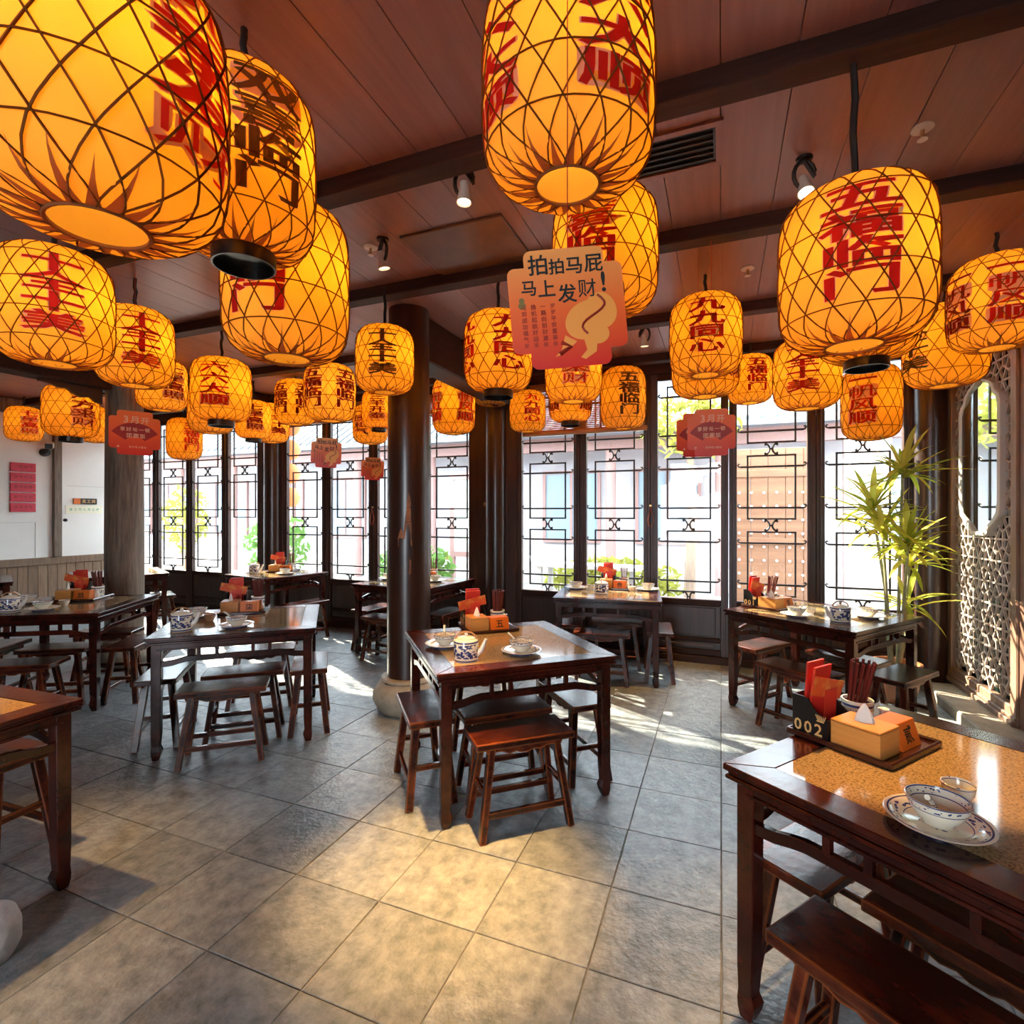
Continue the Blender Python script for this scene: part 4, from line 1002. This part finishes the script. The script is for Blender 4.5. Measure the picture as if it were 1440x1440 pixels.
spot(-.60, 4.55, (-.55, 4.9, 0), 'far ceiling spotlight near the window beam', 200, 50, 1)
spot(-3.25, 1.05, (-2.75, 1.0, .7), 'ceiling spotlight above the cropped lower left table', 300, 46, 1)
def sprinkler(x, y, label):
    r = thing('sprinkler_head', label, 'sprinkler', (x, y, ZC), 0, 'fire sprinkler heads')
    obj('escutcheon', lathe_mesh('spk1', [(.001, 0), (.042, 0), (.040, -.006), (.020, -.010), (.001, -.010)], 24), CAMERA_B, r)
    obj('stem', lathe_mesh('spk2', [(.008, -.008), (.008, -.045)], 10), BRASS, r)
    obj('deflector', lathe_mesh('spk3', [(.001, -.045), (.018, -.046), (.019, -.050), (.001, -.052)], 16), CAMERA_B, r)
sprinkler(.768, 2.63, 'white sprinkler head on the ceiling at the upper right')
sprinkler(-1.93, 2.60, 'white sprinkler head beside the flush ceiling hatch')
sprinkler(.16, 3.72, 'small brass sprinkler head between two right lanterns')

# ================================================================== LEFT WALL FITTINGS
PT = ['一团和气', '吉祥如意', '风调雨顺', '和气生财', '五谷丰登']
for i in range(5):
    z = 2.165 - i * .1405
    r = thing('red_plaque', 'red lettered wall plaque, %s of the column of five on the white wall' % ('topmost', 'second', 'third', 'fourth', 'lowest')[i], 'plaque', (XL, 4.35, z), 0, 'red plaques on the white wall')
    obj('board', cached('plq', lambda b: b.box(0, .022, -.145, .145, -.062, .062), bevel=.003), REDPL, r)
    tb = MB(); text_flat(tb, PT[i], .045, 1.25, Matrix.Rotation(PI / 2, 4, 'Z') @ Matrix.Translation((0, -.0228, .008)), .03)
    text_flat(tb, '———', .022, 1, Matrix.Rotation(PI / 2, 4, 'Z') @ Matrix.Translation((0, -.0228, -.038)), .0)
    obj('lettering', tb.mesh('plq_text'), PLQTX, r)
r = thing('door_nameplate', 'small black and orange name plate on the white door', 'sign', (XL, 5.13, 1.705), 0)
obj('plate', cached('np1', lambda b: b.box(0, .014, -.16, .16, -.045, .045)), BLACK, r)
obj('orange_end', cached('np2', lambda b: b.box(.0145, .017, -.16, -.07, -.043, .043)), BLOCKO, r)
tb = MB(); text_flat(tb, '员工间', .055, 1.2, Matrix.Rotation(PI / 2, 4, 'Z') @ Matrix.Translation((.045, -.0175, 0)), .02); obj('lettering', tb.mesh('np_t'), GOLDP, r)
r = thing('notice_strip', 'long cream notice strip with green characters on the white door', 'sign', (XL, 5.12, 1.58), 0)
obj('strip', cached('ns1', lambda b: b.box(0, .008, -.25, .25, -.065, .065)), mat('cream_strip', (.85, .80, .62), .5), r)
tb = MB(); text_flat(tb, '非工作人员止步', .045, 1.35, Matrix.Rotation(PI / 2, 4, 'Z') @ Matrix.Translation((0, -.0088, 0)), .02); obj('lettering', tb.mesh('ns_t'), mat('green_print', (.10, .40, .22), .5), r)
r = thing('security_camera', 'white bullet security camera on the white wall post', 'camera', (XL + .06, 4.60, 2.48), 0)
obj('mount', cached('cm1', lambda b: b.lathe([(.001, 0), (.06, 0), (.055, .06), (.001, .075)], 18, M=Matrix.Translation((-.058, 0, -.08)) @ Matrix.Rotation(PI / 2, 4, 'Y')), smooth=True), METAL_D, r)
obj('housing', cached('cm2', lambda b: b.box(-.05, .20, -.05, .05, -.035, .05), bevel=.012), CAMERA_B, r, (.02, .03, .02), (0, rad(10), rad(-30)))
obj('lens', cached('cm3', lambda b: b.box(.19, .215, -.042, .042, -.03, .042), bevel=.006), BLACK, r, (.02, .03, .02), (0, rad(10), rad(-30)))

# ================================================================== BAMBOO BLINDS, CORDS
BLIND = translucent('bamboo_blind', (.62, .26, .10), (.42, .19, .09), .5)
def blind(x0, x1, z0, label):
    r = thing('bamboo_blind', label, 'blind', ((x0 + x1) / 2, YF - .075, 2.98), 0, 'bamboo roller blinds')
    wv = (x1 - x0) / 2; n_ = int((2.98 - z0) / .02)
    s_ = obj('slats', cached(('bl', x0), lambda b: [b.box(-wv, wv, -.002, .002, -i * .02 - .0165, -i * .02) for i in range(n_)]), BLIND, r); s_['kind'] = 'stuff'
    obj('bottom_roll', cached(('blr', x0), lambda b: b.tube([(-wv - .02, 0, 0), (wv + .02, 0, 0)], .028, 12), smooth=True), mat('blind_roll', (.46, .21, .09), .5), r, (0, 0, z0 - 2.98))
    for xx in (-wv * .92, -wv * .3, wv * .3, wv * .92): obj('tape', cached('bltape%d' % n_, lambda b: b.box(-.012, .012, -.0045, -.0025, z0 - 2.98, 0)), mat('blind_tape', (.20, .07, .03), .6), r, (xx, 0, 0))
blind(-2.09, -.74, 2.42, 'half lowered bamboo blind behind the lanterns right of the central posts')
blind(-5.62, -2.86, 2.76, 'rolled up bamboo blind above the windows behind the big column')
def wcord(x, z, label):
    r = thing('pull_cord', label, 'cord', (x, YF - .05, z), 0, 'window pull cords')
    obj('cleat', cached('cleat', lambda b: b.box(-.012, .012, 0, .018, -.012, .012), bevel=.003), BRASS, r)
    obj('loop', cached('cloop', lambda b: b.tube([(0, -.008, 0), (.02, -.008, -.08), (.035, -.008, -.16), (.015, -.008, -.225), (-.015, -.008, -.21), (-.025, -.008, -.15), (-.01, -.008, -.08), (.004, -.008, -.01)], .0045, 5), smooth=True), mat('cord_red', (.30, .06, .03), .6), r)
wcord(-.69, 1.60, 'looped red cord on the post right of the middle window table')
wcord(-4.21, 1.60, 'looped cord on the post left of the big column')

# ================================================================== PLANT AND STONE
pl = thing('potted_dracaena', 'tall variegated dracaena in a brown pot in the right corner', 'plant', (1.32, 5.13, 0))
obj('pot', lathe_mesh('dpot', [(.001, 0), (.11, 0), (.15, .10), (.165, .22), (.170, .29), (.178, .295), (.178, .315), (.16, .315), (.15, .26), (.001, .25)], 30), POTM, pl)
obj('soil', lathe_mesh('dsoil', [(.001, .262), (.155, .266), (.155, .27), (.001, .275)], 20), SOIL, pl)
def leaf(i):
    L0 = (.36, .30, .42)[i]; W0 = .021; droop = (.10, .18, .05)[i]
    def fn(b):
        v = []; n_ = 7
        for k in range(n_):
            t = k / (n_ - 1); x_ = L0 * t; z_ = .10 * L0 * t - droop * t ** 2.2; w_ = W0 * (.55 + 1.1 * t) * (1 - t ** 3) + .0006
            v += [(x_, -w_, z_ + w_ * .35), (x_, 0, z_), (x_, w_, z_ + w_ * .35)]
        f = []
        for k in range(n_ - 1):
            a = 3 * k; f += [(a, a + 3, a + 4, a + 1), (a + 1, a + 4, a + 5, a + 2)]
        b.add(v, f)
    return cached(('leaf', i), fn, smooth=True)
rng = random.Random(11)
for (dx, dy, z, n_, up0) in ((.03, -.06, 1.86, 44, 60), (-.17, -.05, 1.55, 42, 60), (.05, -.12, 1.28, 38, 60), (.10, .02, 1.12, 22, 45), (-.12, -.12, 1.38, 30, 50), (.08, .04, .78, 16, 45)):
    base = Vector((dx * .25, dy * .25, .27)); top = Vector((dx, dy, z))
    mid = (base + top) / 2 + Vector((rng.uniform(-.03, .03), rng.uniform(-.03, .03), 0))
    obj('cane', cached(('cane', z), lambda b: b.tube([base, base.lerp(mid, .5), mid, mid.lerp(top, .6), top], .012, 7, taper=[1.2, 1.1, 1, .9, .8]), smooth=True), STEM, pl)
    for k in range(n_):
        el = rad(rng.uniform(-20, up0 + 15)); az = 2.399963 * k
        obj('leaf', leaf(rng.randrange(3)), GREENY if rng.random() < .5 else GREEN, pl, top + Vector((0, 0, rng.uniform(-.06, .02))), (0, -el, az), sc=rng.uniform(.8, 1.1))
st = thing('round_stone', 'pale grey rounded stone peeping in at the lower left edge', 'stone', (-2.335, 1.00, 0))
obj('stone_body', lathe_mesh('rstone', [(.001, 0), (.085, 0), (.105, .04), (.105, .10), (.09, .145), (.05, .17), (.001, .175)], 24), mat('pale_stone', (.50, .49, .47), .6, noise=((.38, .38, .37), (20, 20, 20), 5, .35, .7), bump=(40, .3)), st)

# ================================================================== OUTSIDE THE WINDOWS
CT = mat('courtyard_paving', (.24, .235, .23), .7, noise=((.32, .31, .30), (2, 2, 2), 6, .35, .7))
gd = obj('floor_courtyard', cached('court', lambda b: (b.box(-26, 14, YF + .1, 26, -.25, -.12), b.box(-26, 14, -22, YB - .2, -.25, -.12))), CT); tag(gd, 'pale paved courtyard outside the windows', kind='structure')
ADDED_EAVE = mat('added_eave_boards', (.10, .05, .035), .6)
e1 = obj('trim_2', cached('added_eave', lambda b: (b.box(-14, -5.34, YF + .10, YF + .70, 3.10, 3.20), b.box(-5.20, 8, YF + .10, YF + .70, 3.10, 3.20))), ADDED_EAVE); tag(e1, 'eaves added outside the window wall to block the sun, slotted for a floor streak', kind='structure')  # added to block sun; slot between sections lets a streak reach the floor
PINK = mat('pale_pink_render', (.34, .33, .36), .8, noise=((.42, .39, .40), (1, 1, 1), 4, .3, .7)); REDW = mat('red_lacquer', (.30, .17, .155), .6); TILEG = mat('grey_roof_tile', (.17, .19, .21), .7); WINB = mat('blue_window_shade', (.22, .29, .36), .3)
hz = thing('courtyard_house', 'long pale house with red posts and grey tiled roof across the courtyard', 'house', (0, 12.2, -.12))
obj('wall', cached('h_w', lambda b: b.box(-24, 12, 0, .3, 0, 3.6)), PINK, hz)
obj('plinth', cached('h_p', lambda b: b.box(-24, 12, -.5, 0, 0, .45)), mat('plinth_stone', (.50, .47, .44), .7), hz)
for i in range(16):
    x = -22 + i * 2.2
    obj('post', cached('h_post', lambda b: b.lathe([(.11, 0), (.11, 3.3)], 14), smooth=True), REDW, hz, (x, -.9, 0))
    wi = obj('window', cached('h_win', lambda b: b.box(.45, 1.75, -.04, 0, 1.0, 2.6)), WINB, hz, (x, 0, 0))
    obj('window_frame', cached('h_wf', lambda b: (b.box(.40, .47, -.08, 0, .95, 2.65), b.box(1.73, 1.80, -.08, 0, .95, 2.65), b.box(.47, 1.73, -.08, 0, 2.58, 2.65), b.box(.47, 1.73, -.08, 0, .95, 1.02), b.box(1.07, 1.13, -.07, 0, 1.02, 2.58))), REDW, wi)
obj('lintel', cached('h_l', lambda b: b.box(-24, 12, -1.0, -.8, 3.0, 3.3)), REDW, hz)
def roof(b):
    b.add([(-25, -1.7, 3.25), (13, -1.7, 3.25), (13, 1.6, 5.4), (-25, 1.6, 5.4), (-25, -1.7, 3.35), (13, -1.7, 3.35), (13, 1.6, 5.5), (-25, 1.6, 5.5)], [(0, 3, 2, 1), (4, 5, 6, 7), (0, 1, 5, 4), (1, 2, 6, 5), (2, 3, 7, 6), (3, 0, 4, 7)])
    for i in range(150):
        x = -24.8 + i * .25; b.tube([(x, -1.72, 3.38), (x, 1.6, 5.53)], .055, 5)
obj('roof', cached('h_roof', roof), TILEG, hz)
def bush(x, y, z, rx_, ry_, rz_, n_, m, name, label, cat, trunk=0, seed=1):
    r = thing(name, label, cat, (x, y, -.12)); rg = random.Random(seed)
    b = MB()
    for k in range(n_):
        u = Vector((rg.gauss(0, 1), rg.gauss(0, 1), rg.gauss(0, 1))).normalized() * rg.uniform(.55, 1)
        c = Vector((u.x * rx_, u.y * ry_, z + u.z * rz_)); a = Vector((rg.gauss(0, 1), rg.gauss(0, 1), rg.gauss(0, 1))).normalized(); q = a.orthogonal().normalized(); l = rg.uniform(.06, .13)
        b.add([c - a * l, c + q * l * .4, c + a * l, c - q * l * .4], [(0, 1, 2, 3)])
    f_ = obj('foliage', b.mesh('foliage'), m, r); f_['kind'] = 'stuff'
    if trunk: obj('trunk', cached(('trunk', x), lambda q: q.tube([(0, 0, 0), (.05, 0, z * .5), (0, .04, z)], .09, 8, taper=[1.2, .9, .5]), smooth=True), WAIN, r)
    else: obj('stem', cached(('bstem', x), lambda q: q.tube([(0, 0, 0), (0, 0, z)], .03, 5)), WAIN, r)
LG = translucent('outdoor_leaf', (.16, .28, .07), (.10, .19, .05), .5); LY = translucent('outdoor_leaf_yellow', (.36, .36, .08), (.24, .24, .05), .5)
bush(-5.4, 8.6, .55, .9, .5, .55, 700, LG, 'shrub', 'green shrub outside the windows left of the big column', 'shrub', 0, 1)
bush(-1.7, 8.85, .5, 1.2, .4, .42, 800, LY, 'shrub', 'yellow green shrub outside the middle windows', 'shrub', 0, 2)
bush(-13.2, 9.8, 1.5, .7, .6, .9, 380, LY, 'tree', 'yellow leaved tree outside the far left windows', 'tree', 1, 4)
bush(-.52, 9.75, 3.2, .9, .25, .6, 500, LY, 'tree', 'yellow leaved tree above the windows right of centre', 'tree', 1, 5)
bush(-9.6, 9.4, .9, .8, .6, .8, 420, LG, 'shrub', 'green shrub outside the window with the missing rectangle', 'shrub', 0, 6)
# outdoor bench table
ot = thing('outdoor_table', 'pale weathered altar table standing outside the middle windows', 'table', (-2.0, 8.2, -.12), rad(-8))
GW_ = mat('weathered_grey', (.48, .47, .46), .7)
obj('table_top', cached('ot1', lambda b: (b.box(-.9, .9, -.25, .25, .78, .84), b.prism([(-.9, .84), (-.80, .84), (-.88, .93), (-.93, .95)], -.25, .25)), bevel=.008), GW_, ot)
for sx in (-.7, .7):
    for sy in (-.2, .2): obj('leg', cached('ot2', lambda b: b.box(-.035, .035, -.035, .035, 0, .78)), GW_, ot, (sx, sy, 0))
for i, (x, y) in enumerate(((-2.1, 7.5), (-.9, 7.6))):
    s_ = thing('outdoor_bench', 'reddish outdoor bench, the %s of two outside the middle windows' % ('left', 'right')[i], 'bench', (x, y, -.12), rad(-6), 'outdoor benches')
    obj('seat', cached('ob1', lambda b: b.box(-.5, .5, -.15, .15, .42, .47), bevel=.006), REDW, s_)
    for sx in (-.42, .42): obj('leg', cached('ob2', lambda b: b.box(-.03, .03, -.12, .12, 0, .42)), REDW, s_, (sx, 0, 0))
# studded wooden door outside on the right
ORW = mat('orange_outdoor_wood', (.20, .095, .055), .55, noise=((.30, .15, .08), (2, 20, 20), 5, .3, .7))
dr = thing('studded_door', 'orange brown wooden door with rows of pale studs outside the right windows', 'door', (.72, 8.2, -.12))
for i in range(5): obj('plank', cached('dplank', lambda b: b.box(-.108, .108, -.03, .03, .0, 2.55), bevel=.006), ORW, dr, (-.44 + i * .22, 0, 0))
for z in (.35, 1.25, 2.2): obj('batten', cached('dbat', lambda b: b.box(-.55, .55, -.05, -.03, -.05, .05), bevel=.005), ORW, dr, (0, 0, z))
STUD = mat('pale_stud', (.62, .60, .58), .4)
for i in range(7):
    for j in range(8): obj('stud', cached('stud', lambda b: b.lathe([(.020, 0), (.017, .012), (.001, .020)], 8, M=Matrix.Rotation(PI / 2, 4, 'X')), smooth=True), STUD, dr, (-.48 + i * .16, -.03, .6 + j * .19))
# white gate pier and red stools outside
gp = thing('white_pier', 'white rendered pier outside the window beside the plant', 'pier', (1.75, 8.0, -.12))
obj('pier_body', cached('pier', lambda b: b.box(-.22, .22, -.2, .2, 0, 2.9), bevel=.01), mat('white_render', (.5, .47, .44), .7), gp)
obj('pier_cap', cached('pierc', lambda b: b.box(-.28, .28, -.26, .26, 2.9, 3.02), bevel=.01), TILEG, gp)
# red lantern string and figure-free standing sign board
sb = thing('sign_board', 'tall red framed notice board outside the window right of the big column', 'sign', (-4.35, 9.2, -.12), 0)
obj('panel', cached('sb1', lambda b: b.box(-.5, .5, -.02, .02, .9, 2.3)), mat('notice_pale', (.62, .72, .66), .6), sb)
obj('frame', cached('sb2', lambda b: (b.box(-.58, -.5, -.05, .05, 0, 2.45), b.box(.5, .58, -.05, .05, 0, 2.45), b.box(-.5, .5, -.05, .05, 2.3, 2.45), b.box(-.5, .5, -.05, .05, .8, .9))), REDW, sb)
ols = thing('outdoor_lantern_string', 'string of pale orange lanterns hanging from the eaves outside the left double post', 'lantern string', (-6.08, 6.22, 1.62))
OLC = translucent('outdoor_lantern_cloth', (.9, .45, .22), (.85, .42, .22), .6)
for i in range(4): obj('shade', lathe_mesh('olant', [(.05, 0), (.11, .05), (.145, .14), (.11, .24), (.05, .29)], 18), OLC, ols, (0, 0, i * .36))
obj('cord', cached('olc', lambda b: b.tube([(0, 0, 0), (0, 0, 1.49)], .006, 5)), CORD, ols)
